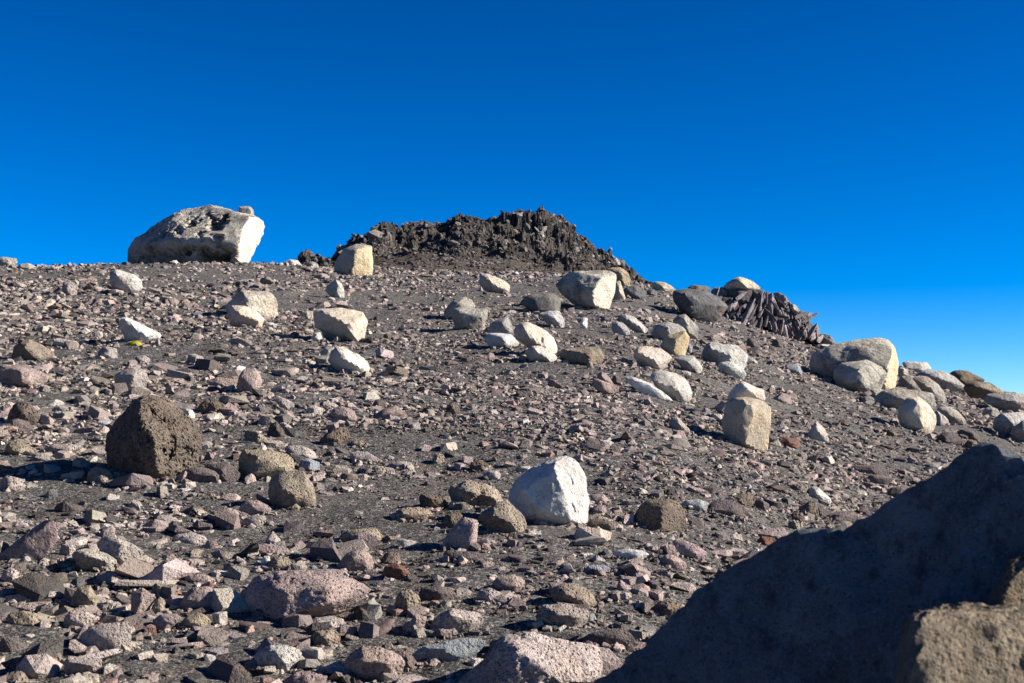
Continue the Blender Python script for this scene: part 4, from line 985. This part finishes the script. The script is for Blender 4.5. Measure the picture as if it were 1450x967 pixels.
B('slab', 'slab', 'K', 'Z7', [(398,745),(415,715),(460,685),(540,663),(662,650),(675,700),(678,800),(560,812),(430,803)], 'big flat speckled grey-pink slab in the near left', thick=.6, front=[(540,730,.25)], sharp=100)
B('block', 'stone', 'K', 'Z7', [(323,865),(348,828),(450,838),(523,850),(520,890),(470,932),(350,932),(330,905)], 'pale sharp-cornered block below the big flat speckled slab', front=[(360,860,.25),(480,880,.2)], sharp=100)
B('stone', 'stone', 'K', 'Z7', [(323,665),(335,620),(360,597),(430,595),(520,635),(440,668),(360,692)], 'low lilac-grey stone above the big flat speckled slab', thick=.7)
B('stone', 'stone', 'T', 'Z7', [(268,645),(285,600),(330,568),(382,585),(370,610),(320,622)], 'buff thin stone propped behind the low lilac-grey stone', mat='rough_near')
B('stone', 'stone', 'T', 'Z7', [(362,560),(375,510),(400,478),(460,463),(500,520),(522,572),(440,592)], 'rough brown pyramid stone in the near left', mat='rough_near', front=[(450,520,.3)])
B('stone', 'stone', 'T', 'Z7', [(25,660),(40,615),(80,600),(170,600),(213,632),(190,665),(120,695),(60,692)], 'rough buff stone at the left border under a pink one', mat='rough_near')
B('stone', 'stone', 'P', 'Z7', [(20,595),(40,565),(120,552),(215,562),(200,590),(130,605)], 'pink rubbly stone on top of the rough buff border stone', mat='rough_near')
B('slab', 'slab', 'K', 'Z7', [(5,540),(30,522),(120,505),(215,505),(230,530),(150,545),(60,555)], 'long flat pale slab at the left border', thick=.5)
B('stone', 'stone', 'T', 'Z7', [(920,660),(950,630),(1010,608),(1060,625),(1087,652),(1060,690),(970,692)], 'brown flat-bottomed stone right of the pink pointed slab', mat='rough_near')
B('stone', 'stone', 'N', 'Z7', [(1083,612),(1120,602),(1165,600),(1167,660),(1120,683),(1095,650)], 'pale square stone right of the brown flat-bottomed stone')
B('stone', 'stone', 'K', 'Z7', [(0,430),(20,390),(70,378),(100,400),(85,445),(30,460)], 'tan crumbly stone near the left border above the long flat slab', mat='rough_near')
B('stone', 'stone', 'T', 'Z7', [(0,945),(40,915),(120,905),(150,950),(130,985),(0,985)], 'buff crusty stone in the bottom left corner', mat='rough_near')
B('stone', 'stone', 'T', 'Z7', [(175,880),(190,830),(240,800),(310,815),(325,870),(260,890)], 'crumbly tan stone left of the pale sharp-cornered block', mat='rough_near')
B('stone', 'stone', 'K', 'Z7', [(745,410),(800,370),(870,330),(960,340),(970,380),(880,420),(800,430)], 'rough pinkish stone above the upright wedge and block', mat='rough_near')
B('stone', 'stone', 'T', 'Z7', [(775,475),(800,455),(870,465),(892,495),(850,522),(800,505)], 'flat grey-green stone above the porous tan stone', mat='rough_near')
B('stone', 'stone', 'P', 'Z7', [(488,440),(500,405),(560,392),(625,425),(600,455),(530,460)], 'shaded pink stone below the whitish-topped one', thick=.7)
# --- near centre
B('boulder', 'boulder', 'P', 'Z8', [(-45,540),(-30,490),(20,450),(60,420),(120,405),(200,388),(330,388),(450,400),(560,440),(635,490),(600,532),(500,560),(400,578),(300,602),(200,645),(100,630),(0,602)],
  'large long pinkish boulder with a shaded purple left side, in the near ground', front=[(200,500,.30),(190,625,.36),(400,470,.32),(420,560,.36),(560,480,.15)], sub=6, mat='rough_near', chips=8, amp=.025, sharp=68)
B('stone', 'stone', 'P', 'Z8', [(453,382),(475,345),(505,305),(570,276),(625,300),(655,335),(640,372),(590,380),(540,400)], 'pink boulder-like stone left of the rust-brown stone', front=[(540,330,.25)])
B('stone', 'stone', 'R', 'Z8', [(698,400),(705,365),(760,350),(800,365),(838,405),(822,442),(780,440),(740,430)], 'rust-brown split stone in the near centre', front=[(790,385,.3)])
B('stone', 'stone', 'S', 'Z8', [(680,345),(700,310),(725,293),(780,298),(795,340),(760,358),(710,368)], 'grey-brown stone sitting behind the rust-brown split stone', mat='rough_near')
B('stone', 'stone', 'U', 'Z8', [(878,525),(885,490),(915,475),(985,468),(1040,485),(1075,512),(1040,545),(1000,562),(910,552)], 'speckled purple stone below the rust-brown stone', front=[(980,500,.25)])
B('stone', 'stone', 'T', 'Z8', [(755,565),(765,520),(785,497),(840,488),(875,520),(893,555),(880,592),(810,612)], 'knobbly buff stone left of the speckled purple one', mat='rough_near', front=[(820,540,.3)])
B('wedge_stone', 'stone', 'P', 'Z8', [(808,715),(830,660),(862,613),(922,627),(915,660),(885,695),(830,724)], 'narrow pink wedge leaning right in the near centre', front=[(870,650,.25)], sharp=120)
B('stone', 'stone', 'K', 'Y8', [(38,545),(60,490),(110,430),(200,398),(300,410),(370,418),(412,470),(405,500),(330,542),(190,572),(80,562)], 'grey-pink knobbly stone right of the narrow pink wedge', mat='rough_near', front=[(200,450,.3)])
B('stone', 'stone', 'P', 'Y8', [(470,215),(500,180),(600,165),(670,180),(700,215),(640,260),(560,290),(520,250)], 'pinkish slab-like stone above the grey-pink knobbly stone', thick=.7)
B('stone', 'stone', 'K', 'Y8', [(355,310),(390,265),(450,255),(530,285),(540,320),(490,360),(420,335)], 'crumbly pale stone below the pinkish slab-like one', mat='rough_near')
B('stone', 'stone', 'T', 'Z8', [(300,775),(320,730),(350,700),(440,688),(475,720),(482,745),(440,787),(360,787)], 'yellowish buff stone below the large long pinkish boulder', mat='rough_near', front=[(400,740,.3)])
B('stone', 'stone', 'K', 'Z8', [(322,660),(350,635),(430,622),(500,640),(490,668),(420,680),(350,685)], 'pink-grey flat stone above the yellowish buff one', thick=.6)
B('stone', 'stone', 'T', 'Z8', [(468,225),(490,195),(530,180),(600,180),(660,175),(697,215),(682,255),(600,262),(540,250)], 'long grey-buff stone on the sandy flat', mat='rough_near', front=[(600,220,.3)])
B('stone', 'stone', 'K', 'Z8', [(88,252),(105,215),(132,188),(172,232),(165,262),(120,262)], 'small peaked buff stone below the smooth pink oval stone')
B('slab', 'slab', 'P', 'Z8', [(12,295),(30,270),(65,255),(130,258),(200,270),(235,300),(180,312),(90,312)], 'long lilac flat slab above the large long pinkish boulder', thick=.5)
B('stone', 'stone', 'T', 'Z8', [(108,365),(125,325),(160,315),(205,322),(237,362),(205,388),(140,388)], 'round buff porous stone behind the large long pinkish boulder', mat='rough_near')
B('stone', 'stone', 'L', 'Z8', [(68,355),(85,315),(115,315),(120,350),(100,372)], 'small white chip left of the round buff porous stone')
B('slab', 'slab', 'P', 'Z8', [(1178,252),(1200,228),(1235,222),(1292,248),(1250,274),(1205,270)], 'small flat pink slab right of the pink block', thick=.5)
B('slab', 'slab', 'N', 'Z8', [(760,230),(790,225),(880,245),(885,265),(830,275),(795,255)], 'pale thin slab above the rust-brown split stone', thick=.4)
B('stone', 'stone', 'G', 'Z8', [(18,885),(30,840),(60,800),(110,772),(200,770),(260,790),(283,815),(270,852),(200,902),(100,912),(50,905)], 'smooth grey rounded stone near the bottom, left of centre', front=[(150,810,.3),(200,870,.3)], mat='rough_near')
B('stone', 'stone', 'P', 'Z8', [(498,850),(530,810),(590,780),(670,782),(740,800),(790,830),(810,860),(780,912),(740,935),(680,945),(560,965),(520,905)], 'domed pink-brown stone at the bottom, left of centre', front=[(600,850,.3),(720,870,.3)], mat='rough_near')
B('stone', 'stone', 'U', 'Z8', [(748,810),(800,800),(850,830),(893,890),(850,895),(790,890)], 'dark slate wedge behind the domed pink-brown stone')
B('slab', 'slab', 'B', 'Z8', [(845,820),(880,795),(940,770),(1080,738),(1180,738),(1225,748),(1205,792),(1120,825),(1050,850),(920,862)], 'smooth blue-grey and ochre flat slab at the bottom centre', thick=.4, sharp=100)
B('boulder', 'boulder', 'K', 'Y8', [(180,1000),(240,900),(330,820),(420,750),(480,680),(560,580),(700,563),(850,600),(1000,640),(1100,665),(1200,650),(1228,765),(1210,840),(1180,915),(1150,1020),(700,1060),(400,1040)],
  'biggest pale pitted boulder cut by the bottom border at the centre', front=[(600,640,.2),(760,760,.30),(560,900,.30),(950,900,.3)], mat='rough_near', sub=6, amp=.03, chips=9, base=1010)
B('slab', 'slab', 'U', 'Y8', [(1078,600),(1140,560),(1260,540),(1380,530),(1440,590),(1452,630),(1350,640),(1250,658),(1140,640)], 'dark purple thick slab right of the biggest pale boulder', thick=.6, front=[(1300,590,.2)], sharp=120)
B('stone', 'stone', 'T', 'Y8', [(865,300),(878,250),(930,225),(1020,215),(1110,250),(1160,310),(1192,362),(1150,387),(1060,380),(980,360),(900,330)], 'rounded porous brown stone near the bottom centre', mat='rough_near', front=[(960,290,.3),(1080,340,.3)])
B('stone', 'stone', 'K', 'Y8', [(768,460),(780,420),(810,383),(880,368),(960,365),(1050,385),(1128,410),(1133,470),(1060,505),(1000,522),(870,532),(800,502)], 'lichen-mottled pale pink stone below the rounded porous brown one', mat='rough_near', front=[(900,430,.3),(1040,450,.3)])
B('stone', 'stone', 'K', 'Z8', [(352,895),(380,870),(450,855),(530,870),(540,895),(470,925),(400,920)], 'flat grey stone left of the domed pink-brown stone', thick=.5)
B('stone', 'stone', 'P', 'Z8', [(180,960),(240,915),(330,905),(410,935),(400,985),(200,990)], 'pink flat rock at the bottom border below the smooth grey rounded stone', thick=.6, mat='rough_near')

B('stone', 'stone', 'N', 'Z8', [(300,805),(320,780),(380,785),(402,820),(370,840),(320,835)], 'pale square stone right of the smooth grey rounded stone')

# --- moss cushion at the foot of the jagged whitish stone
def moss():
    x0, y0, sc = REG['Z1']
    P, t, ok = ground_hits([x0 + 688 / sc], [y0 + 831 / sc])
    c = P[0]; px = t[0] / F
    w = 68 / sc * px / 2
    V, T = ico(4)
    Q = V * np.array([w, w * .75, w * .55])
    Q += V * (fbm(V * 5, 3, ridge=True)[:, None] * w * .10)
    Q[:, 2] = np.maximum(Q[:, 2], -w * .3)
    rs = np.random.default_rng(2)
    sel = rs.permutation(np.where(V[:, 2] > -0.1)[0])[:900]
    VV, FF = [Q], [T]
    b = len(Q)
    for i in sel:
        p, n = Q[i], V[i]
        s = w * .10
        a = rs.normal(size=3); a -= a.dot(n) * n; a /= np.linalg.norm(a)
        bb = np.cross(n, a)
        VV.append(np.array([p + a * s * .5, p - a * s * .25 + bb * s * .4, p - a * s * .25 - bb * s * .4, p + n * s]))
        FF.append(np.array([[0, 1, 3], [1, 2, 3], [2, 0, 3]]) + b); b += 4
    m, n_, bs = new_mat('moss'); k = NB(n_)
    tc = k.add('ShaderNodeTexCoord')
    col = k.mix(k.ramp(k.noise(tc.outputs['Object'], 14, 5), .35, .65), (0.20, 0.17, 0.012), (0.42, 0.36, 0.02))
    k.link(col, bs.inputs['Base Color'])
    me = mesh_from('moss_cushion', np.vstack(VV), np.vstack(FF), m)
    link('moss_cushion', me, tuple(c + np.array([0, w * .4, w * .1])), label='round yellow-green moss cushion at the foot of the jagged whitish stone', category='plant')
moss()

# ------------------------------------------------------------------ shattered outcrop of standing slabs
def outcrop():
    x0, y0, sc = REG['Y4']
    D0 = 29.8
    root = bpy.data.objects.new('slab_outcrop', None)
    org = ray_pt(x0 + 740 / sc, y0 + 440 / sc, D0)
    root.location = org
    COL.objects.link(root)
    root['label'] = 'shattered outcrop of tilted dark purple-grey rock slabs on the right skyline'
    root['category'] = 'rock outcrop'
    px = D0 / F
    def W3(a, b, dd=0.0):
        return ray_pt(x0 + a / sc, y0 + b / sc, D0 + dd) - org
    top = [(325,150),(360,128),(420,135),(480,125),(560,128),(610,140),(660,150),(720,165),(780,175),(840,200),(868,245),(920,278),(980,310),(1010,345),(1050,390),(1070,440),(1120,485),(1175,512)]
    bot = [(330,330),(420,372),(520,402),(620,405),(700,425),(760,440),(860,475),(950,485),(1050,500),(1175,520)]
    ta = np.array(top, float); ba = np.array(bot, float)
    def ytop(x): return np.interp(x, ta[:, 0], ta[:, 1])
    def ybot(x): return np.interp(x, ba[:, 0], ba[:, 1])
    # the solid body behind the slabs: lumps of rock
    rs = np.random.default_rng(12)
    def part(name, pts, g, seed, sub=4, **kw):
        me, c = rock_mesh(name, pts, M['crag'], sub=sub, seed=seed, **kw)
        me.polygons.foreach_set('use_smooth', np.ones(len(me.polygons), bool))
        o = link(name, me, tuple(c), parent=root)
        o.color = (g * 1.04, g * .95, g * .99, 1)
        return o
    for i, (xa, xb) in enumerate([(330, 520), (470, 660), (600, 790), (730, 880), (820, 980), (930, 1080)]):
        pts = []
        for x in np.linspace(xa, xb, 5):
            yt, yb = ytop(x) + 30, ybot(x)
            for f in (0.0, 0.5, 1.0):
                y = yt + (yb - yt) * f
                pts.append(W3(x, y, 0.55 - 0.35 * f)); pts.append(W3(x, y + 25, 1.6))
        part('rock_body', pts, .10, 500 + i, amp=.05, freq=5, ridge=True, chips=12, sharp=80)
    CH = [(.26,[(325,155),(355,128),(410,132),(450,160),(430,205),(370,200),(330,185)]),(.11,[(430,145),(480,128),(560,130),(605,150),(595,225),(505,262),(430,225)]),
          (.14,[(608,152),(655,148),(692,155),(702,282),(640,278),(610,225)]),(.27,[(690,170),(730,165),(772,238),(762,282),(702,282)]),(.20,[(750,168),(780,160),(832,190),(862,240),(845,292),(782,272)]),
          (.26,[(862,262),(895,245),(932,290),(905,315),(870,300)]),(.22,[(745,285),(800,272),(858,300),(905,350),(840,345),(760,325)]),(.13,[(860,295),(920,285),(985,305),(1005,370),(945,402),(885,355)]),
          (.24,[(1000,485),(1008,425),(1042,376),(1062,410),(1068,445),(1050,490)]),(.10,[(370,195),(500,205),(525,300),(500,372),(420,370),(375,290)]),(.20,[(1055,445),(1085,450),(1130,485),(1178,516),(1080,516)]),
          (.17,[(540,190),(600,180),(625,235),(600,300),(550,260)]),(.12,[(640,300),(700,290),(745,330),(735,400),(670,390),(635,350)]),(.19,[(925,390),(960,375),(1000,420),(990,480),(945,470)]),
          (.16,[(470,330),(520,300),(545,345),(530,400),(480,390)]),(.23,[(960,300),(990,295),(1010,330),(1000,365),(965,350)])]
    for i, (g, poly) in enumerate(CH):
        poly = np.array(poly, float); cc = poly.mean(0)
        wpx = (poly.max(0) - poly.min(0)).max() / sc * px
        dep = -0.40 + rs.uniform(-.12, .14) + 0.40 * (1 - (cc[1] - ytop(cc[0])) / 250.0)
        pts = [W3(x, y, dep) for x, y in poly]
        pts += [W3(cc[0] + (x - cc[0]) * .9, cc[1] + (y - cc[1]) * .95, dep + wpx * .9) for x, y in poly]
        e = cc + np.array([(poly[:, 0].max() - cc[0]) * rs.uniform(.1, .5), -10.0])
        pts += [W3(e[0], e[1] - 15, dep - wpx * .22), W3(e[0] - 12, e[1] + (poly[:, 1].max() - cc[1]) * .6, dep - wpx * .34)]
        part('block', pts, g, 560 + i, sub=4, amp=.03, freq=5, chips=14, cutlo=.80, sharp=160, ridge=True, fine_amp=.9)
    # slabs: base point, tip point, width, lean of depth
    ang_x = [330, 420, 520, 600, 660, 720, 780, 840, 900, 960, 1010, 1060, 1130]
    ang_y = [80, 75, 58, 64, 84, 92, 104, 112, 112, 98, 60, 75, 70]
    S_ = [((958,365),(1064,298),20),((925,350),(1020,302),22),((985,470),(1048,376),34),((1015,492),(1048,400),26),((905,335),(985,300),24),((520,402),(622,205),34),((548,408),(640,245),28),((578,410),(648,300),24),((604,408),(650,340),20),
          ((868,480),(850,318),36),((905,484),(872,330),30),((835,468),(812,345),28),((800,455),(785,345),24),((940,488),(895,372),26),((722,285),(735,165),36)]
    while len(S_) < 120:
        x = rs.uniform(345, 1120)
        yt, yb = ytop(x), ybot(x)
        y = yb - 6 - (yb - yt - 20) * rs.uniform(0, .78) if rs.random() < .55 else yb - rs.uniform(0, 25)
        an = math.radians(np.interp(x, ang_x, ang_y) + rs.normal(0, 15))
        L = rs.uniform(45, 125)
        tx, ty = x + L * math.cos(an), y - L * math.sin(an)
        if ty < ytop(min(tx, 1150)) - 10: continue
        S_.append(((x, y), (tx, ty), rs.uniform(12, 30)))
    for i, (b, t, w) in enumerate(S_):
        b = np.array(b, float); t = np.array(t, float)
        d = t - b; L = np.hypot(*d); d /= L
        nrm = np.array([-d[1], d[0]])
        dep = -0.72 + rs.uniform(-.20, .18) + 0.45 * (1 - (b[1] - ytop(min(b[0], 1150))) / 260)
        yaw = rs.uniform(.3, 1.5)
        pts = []
        for f, ww in ((-.08, .8), (.3, 1.05), (.7, .8), (1.0, .12)):
            c = b + d * L * f
            for s in (-.5, .5):
                q = c + nrm * s * ww * w
                z = dep + 0.30 * f - s * w / sc * px * yaw
                pts.append(W3(q[0], q[1], z))
                q2 = q + nrm * 2.5
                pts.append(W3(q2[0], q2[1], z + w / sc * px * rs.uniform(.25, .5)))
        g = float(np.exp(rs.normal(math.log(.25), .4)))
        pts = np.array(pts) + rs.normal(0, w / sc * px * .05, (len(pts), 3))
        cm = pts.mean(0)
        _, _, HV, HT = hull([tuple(p_) for p_ in pts - cm])
        o = link('slab', mesh_from('slab', HV, HT, M['crag'], smooth=False), tuple(cm), parent=root)
        g = min(g, .5); o.color = (g * 1.04, g * .95, g * .99, 1)
    return root
outcrop()
B('boulder', 'boulder', 'C', 'Y4', [(408,122),(430,98),(480,68),(520,55),(560,66),(620,95),(662,132),(620,150),(540,150),(440,140)], 'tan pointed boulder crowning the shattered slab outcrop', front=[(525,80,.3),(560,130,.3)], depth=29.6, base=150)
B('stone', 'stone', 'U', 'Y4', [(735,530),(745,490),(775,478),(805,495),(810,530),(770,540)], 'round dark stone on grit below the shattered slab outcrop')
B('stone', 'stone', 'N', 'Y4', [(862,262),(880,245),(910,255),(922,288),(885,292)], 'small pale block on the right shoulder of the slab outcrop', depth=29.4, thick=1.2)

# ------------------------------------------------------------------ the near rock in the lower right corner
def near_rock():
    x0, y0, sc = REG['Y2']
    def w(a, b, d): return ray_pt(x0 + a / sc, y0 + b / sc, d)
    sil = [(60,800),(100,774),(250,668),(400,560),(490,455),(570,402),(650,353),(800,314),(980,290),(1250,360)]
    def dz(a): return 3.15 - 0.60 * (a - 60) / 1400
    pts = [w(a, b, dz(a) + .03) for a, b in sil]
    pts += [w(60,1300,3.08), w(500,900,2.88), w(900,900,2.70), w(1300,700,2.56), w(1300,1000,2.54), w(1500,1900,2.4), w(-150,1900,3.05), w(700,1900,2.75),
            w(400,900,4.0), w(1250,500,3.5), w(1500,1700,3.5), w(0,1700,4.0)]
    silb = [(690,480),(800,330),(960,260),(1060,184),(1180,126),(1240,90),(1325,38),(1375,84),(1420,112),(1480,126),(1700,210),(1950,420)]
    ptb = [w(a, b, dz(a) + .03) for a, b in silb]
    ptb += [w(700,1500,2.84), w(950,900,2.69), w(1300,600,2.53), w(1300,1000,2.52), w(1700,500,2.37), w(1750,1300,2.34), w(2050,600,2.45), w(2100,1700,2.45), w(1000,1900,2.65),
            w(900,600,3.5), w(1400,300,3.6), w(2000,500,3.6), w(2000,1700,3.6), w(800,1700,3.6)]
    # non-convex outline: two overlapping convex bodies would leave seams, so one body with the notch carved
    me, c = rock_mesh('foreground_rock', pts, M['nearrock'], sub=6, seed=5, sharp=160, chips=5, cutlo=.965, amp=.011, freq=4.5, fine_amp=1.0, ridge=True,
                      dents=[])
    o = link('foreground_rock', me, tuple(c), label='huge shaded dark rock filling the lower right corner, its near knobs sunlit', category='rock')
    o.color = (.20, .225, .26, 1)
    big_rock = o; org_ = np.array(c)
    me, c2 = rock_mesh('rock_peak', ptb, M['nearrock'], sub=6, seed=6, sharp=160, chips=4, cutlo=.975, amp=.011, freq=4.5, fine_amp=1.0, ridge=True)
    o = link('rock_peak', me, tuple(c2 - org_), parent=big_rock)
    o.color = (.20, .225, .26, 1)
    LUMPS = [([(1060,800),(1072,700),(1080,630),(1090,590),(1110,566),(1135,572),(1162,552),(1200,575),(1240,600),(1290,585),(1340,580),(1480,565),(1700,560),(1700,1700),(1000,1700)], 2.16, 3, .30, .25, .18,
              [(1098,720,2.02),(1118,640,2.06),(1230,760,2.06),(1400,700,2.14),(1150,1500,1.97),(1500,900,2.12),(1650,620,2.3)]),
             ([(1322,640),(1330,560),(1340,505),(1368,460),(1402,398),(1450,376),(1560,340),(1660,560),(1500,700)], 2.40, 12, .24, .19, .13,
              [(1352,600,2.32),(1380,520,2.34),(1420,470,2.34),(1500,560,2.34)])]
    for poly, dd_, sd_, cr, cg, cb, fr_ in LUMPS:
        q = [w(x, y, dd_) for x, y in poly] + [w(x, y, dd_ + .45) for x, y in poly] + [w(*t_) for t_ in fr_]
        me, c = rock_mesh('rock_knob', q, M['nearlit'], sub=6, seed=sd_, sharp=160, chips=24, cutlo=.90, amp=.016, freq=4.0, ridge=True, fine_amp=1.0)
        o = link('rock_knob', me, tuple(c - org_), parent=big_rock, label='sunlit rough brown knob of the dark rock')
        o.color = (cr, cg, cb, 1)  # warmer than the dark body: sunlight put into the tint
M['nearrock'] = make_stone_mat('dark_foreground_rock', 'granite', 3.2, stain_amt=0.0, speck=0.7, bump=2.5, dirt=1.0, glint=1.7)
M['nearlit'] = make_stone_mat('sunlit_foreground_rock', 'granite', 2.6, stain=(0.30, 0.20, 0.10), stain_amt=0.6, speck=0.5, pits=0.5, bump=2.0, dirt=1.0)  # same rock as the dark body: sunlit warmth and spotted shade put into colour
near_rock()

# ------------------------------------------------------------------ grit and chips banked against the feet of the boulders
def feet():
    rs = np.random.default_rng(55)
    P, Sz = [], []
    for u, vb, wd, rb in FEET:
        if wd < 16 or rb > 36: continue
        g, t, ok = ground_hits([u], [vb])
        if not ok[0]: continue
        hw = wd / F * rb * .5
        n = int(min(46, 8 + wd * .35))
        a = rs.uniform(-math.pi * 1.08, .08 * math.pi, n)
        k = rs.uniform(.92, 1.28, n)
        x = g[0][0] + np.cos(a) * hw * k; y = g[0][1] + hw * .5 + np.sin(a) * hw * .62 * k
        s = np.clip(np.exp(rs.normal(math.log(.10 * hw + .018), .45, n)), .012, .16)
        P.append(np.stack([x, y, terrain_z(x, y) + s * .12], 1)); Sz.append(s)
    P = np.vstack(P); Sz = np.concatenate(Sz)
    merged('chips_at_boulder_feet', P, Sz, PROTOS['flake'] + PROTOS['block'], pick_tints(P, rs), M['scree'], .3, rs)
feet()
# ------------------------------------------------------------------ single loose stones strewn between the ones above
def loose():
    rs = np.random.default_rng(41)
    P, r = scatter_points(16000, 4.3, 33.0, 0.55, rs=rs, lo=-.355, half=.36)
    u, v = project(P)
    s = np.exp(rs.normal(math.log(0.105), 0.42, len(P)))
    s = np.clip(s, 0.05, 0.30)
    spx = s * F / r
    sand = sandy_mask(P)
    okm = (u > 4) & (u < 1446) & (v > 385) & (v < 960) & (spx > 15) & (spx < 52) & (rs.uniform(0, 1, len(P)) > sand * .93)
    # clear of the foreground rock
    okm &= ~((v > 967 - (u - 850) * 0.62) & (u > 850))
    dens = np.clip((750 - u) / 300, 0.25, 1) * np.clip((v - 360) / 60, 0.3, 1)
    dens = np.maximum(dens, np.clip((v - 720) / 100, 0, 1) * .9)
    okm &= rs.uniform(0, 1, len(P)) < dens
    idx = np.where(okm)[0]
    chosen = []
    for i in idx:
        h = spx[i] * .5
        if any(abs(u[i] - a) < w * 1.1 + h * .8 and abs(v[i] - b) < hh * 1.05 + h * .6 for a, b, w, hh in TAKEN): continue
        if any(abs(u[i] - u[j]) < (spx[i] + spx[j]) * .42 and abs(v[i] - v[j]) < (spx[i] + spx[j]) * .24 for j in chosen): continue
        chosen.append(i)
        if len(chosen) >= N_LOOSE: break
    meshes = []
    for i in range(30):
        kd = ('flake', 'block', 'flake', 'shard', 'block')[i % 5]
        V, T = slabby(600 + i, rng.uniform(.2, .4), 6, rng.uniform(1.1, 1.7)) if kd == 'flake' else (slabby(640 + i, rng.uniform(.3, .5), 5, 1.9) if kd == 'shard' else proto(660 + i, rng.uniform(.6, .85), 22, 1.25))
        rough = kd == 'block' and i % 2 == 0
        me, _ = rock_mesh('stone', V, M['rough'] if rough else M['slab'], sub=3, sharp=110 if not rough else 60, chips=9, amp=.018 if not rough else .045, freq=3, seed=300 + i, ridge=rough)
        meshes.append((me, kd, rough))
    SHAPE = {('flake', False): 'flat slab-like', ('block', False): 'blocky', ('block', True): 'rough pitted', ('shard', False): 'long angular'}
    COLN = [('pinkish', (.34, .26, .245)), ('buff', (.33, .285, .23)), ('grey', (.24, .23, .225)), ('dark brown', (.15, .12, .105)), ('pale', (.44, .41, .38)), ('purplish', (.22, .175, .18)), ('reddish', (.27, .15, .12))]
    wts = np.array([.27, .24, .15, .12, .08, .10, .04])
    marks = [(o['label'], o['_u'], o['_v']) for o in NAMED]
    used = {}
    todo = []
    for i in chosen:
        me, kd, rough = meshes[rs.integers(0, 30)]
        w = wts.copy()
        if u[i] > 700: w[1] *= .5; w[0] *= 1.3; w[5] *= 1.5
        ci = rs.choice(7, p=w / w.sum()); cn, cc = COLN[ci]
        o = bpy.data.objects.new('stone' if kd != 'flake' else 'slab_stone', me)
        COL.objects.link(o)
        p = P[i]
        o.location = (p[0], p[1], p[2] + s[i] * .10)
        o.scale = tuple(s[i] * 1.15 * rs.uniform(.85, 1.2, 3) * np.array([1.1, 1, .78]))
        o.rotation_euler = (rs.normal(0, .22), rs.normal(0, .22) - .05, rs.uniform(0, 6.283))
        j = rs.uniform(.85, 1.15)
        o.color = (cc[0] * j, cc[1] * j, cc[2] * j, 1)
        o['category'] = 'stone'
        o['group'] = 'loose stones strewn over the slope'
        todo.append((o, u[i], v[i], SHAPE[(kd, rough)], cn, spx[i]))
    def where(du, dv):
        if abs(du) > 2.2 * abs(dv): return 'right of' if du > 0 else 'left of'
        if abs(dv) > 1.6 * abs(du): return 'below' if dv > 0 else 'above'
        return ('lower right of' if dv > 0 else 'upper right of') if du > 0 else ('lower left of' if dv > 0 else 'upper left of')
    for o, a, b, shp, cn, sp_ in todo:
        ms = sorted(marks, key=lambda m: (m[1] - a) ** 2 + 3.0 * (m[2] - b) ** 2)[:9]
        done = False
        for m in ms:
            dd = math.hypot(a - m[1], b - m[2])
            near = 'just ' if dd < 38 else ('' if dd < 75 else 'well ')
            short = SHORT[m[0]]
            lab = f'{cn} {shp} stone {near}{where(a - m[1], b - m[2])} the {short}'
            if len(lab.split()) <= 16 and lab not in used:
                used[lab] = 1; o['label'] = lab; done = True; break
        if not done:
            o['label'] = f'small {cn} {shp} stone {where(a - ms[0][1], b - ms[0][2])} the {SHORT[ms[0][0]]}'
N_LOOSE = 100
NAMED, SHORT = [], {}
for o in list(COL.objects):
    if 'category' in o and o.type == 'MESH':
        q = o.location
        uu, vv = project(np.array([[q[0], q[1], q[2]]]))
        if 0 < uu[0] < 1450 and vv[0] < 967:
            words = o['label'].split()
            cut = len(words)
            for kx, wd in enumerate(words):
                if kx >= 2 and wd.rstrip(',') != wd: cut = kx + 1; break
                if kx >= 2 and wd in ('with', 'at', 'below', 'behind', 'in', 'on', 'under', 'beside', 'above', 'between', 'left', 'right', 'touching', 'leaning', 'lying', 'alone', 'just', 'near', 'standing', 'and', 'tucked', 'wedged', 'pointing', 'resting', 'sloping', 'tapering', 'showing', 'directly', 'cut', 'crowning', 'tilted', 'half', 'set', 'facing', 'running', 'balanced', 'propped', 'sitting', 'against', 'of', 'high', 'throwing', 'peeping', 'squeezed', 'crusted', 'filling', 'from', 'to', 'over', 'overlapping', 'whose', 'its', 'split', 'right'):
                    cut = kx; break
            sh = ' '.join(words[:cut]).rstrip(',')
            o['_u'] = float(uu[0]); o['_v'] = float(vv[0])
            NAMED.append(o); SHORT[o['label']] = sh
from collections import Counter
_c = Counter(SHORT.values())
NAMED = [o for o in NAMED if _c[SHORT[o['label']]] == 1 and 2 < len(SHORT[o['label']].split()) <= 7]
loose()
for o in COL.objects:
    for kx in ('_u', '_v'):
        if kx in o: del o[kx]
print('tris', sum(len(o.data.polygons) * (2 if len(o.data.polygons) and o.data.polygons[0].loop_total == 4 else 1) for o in COL.objects if o.type == 'MESH'))
print('objects', len(COL.objects), 'things', sum('category' in o for o in COL.objects))
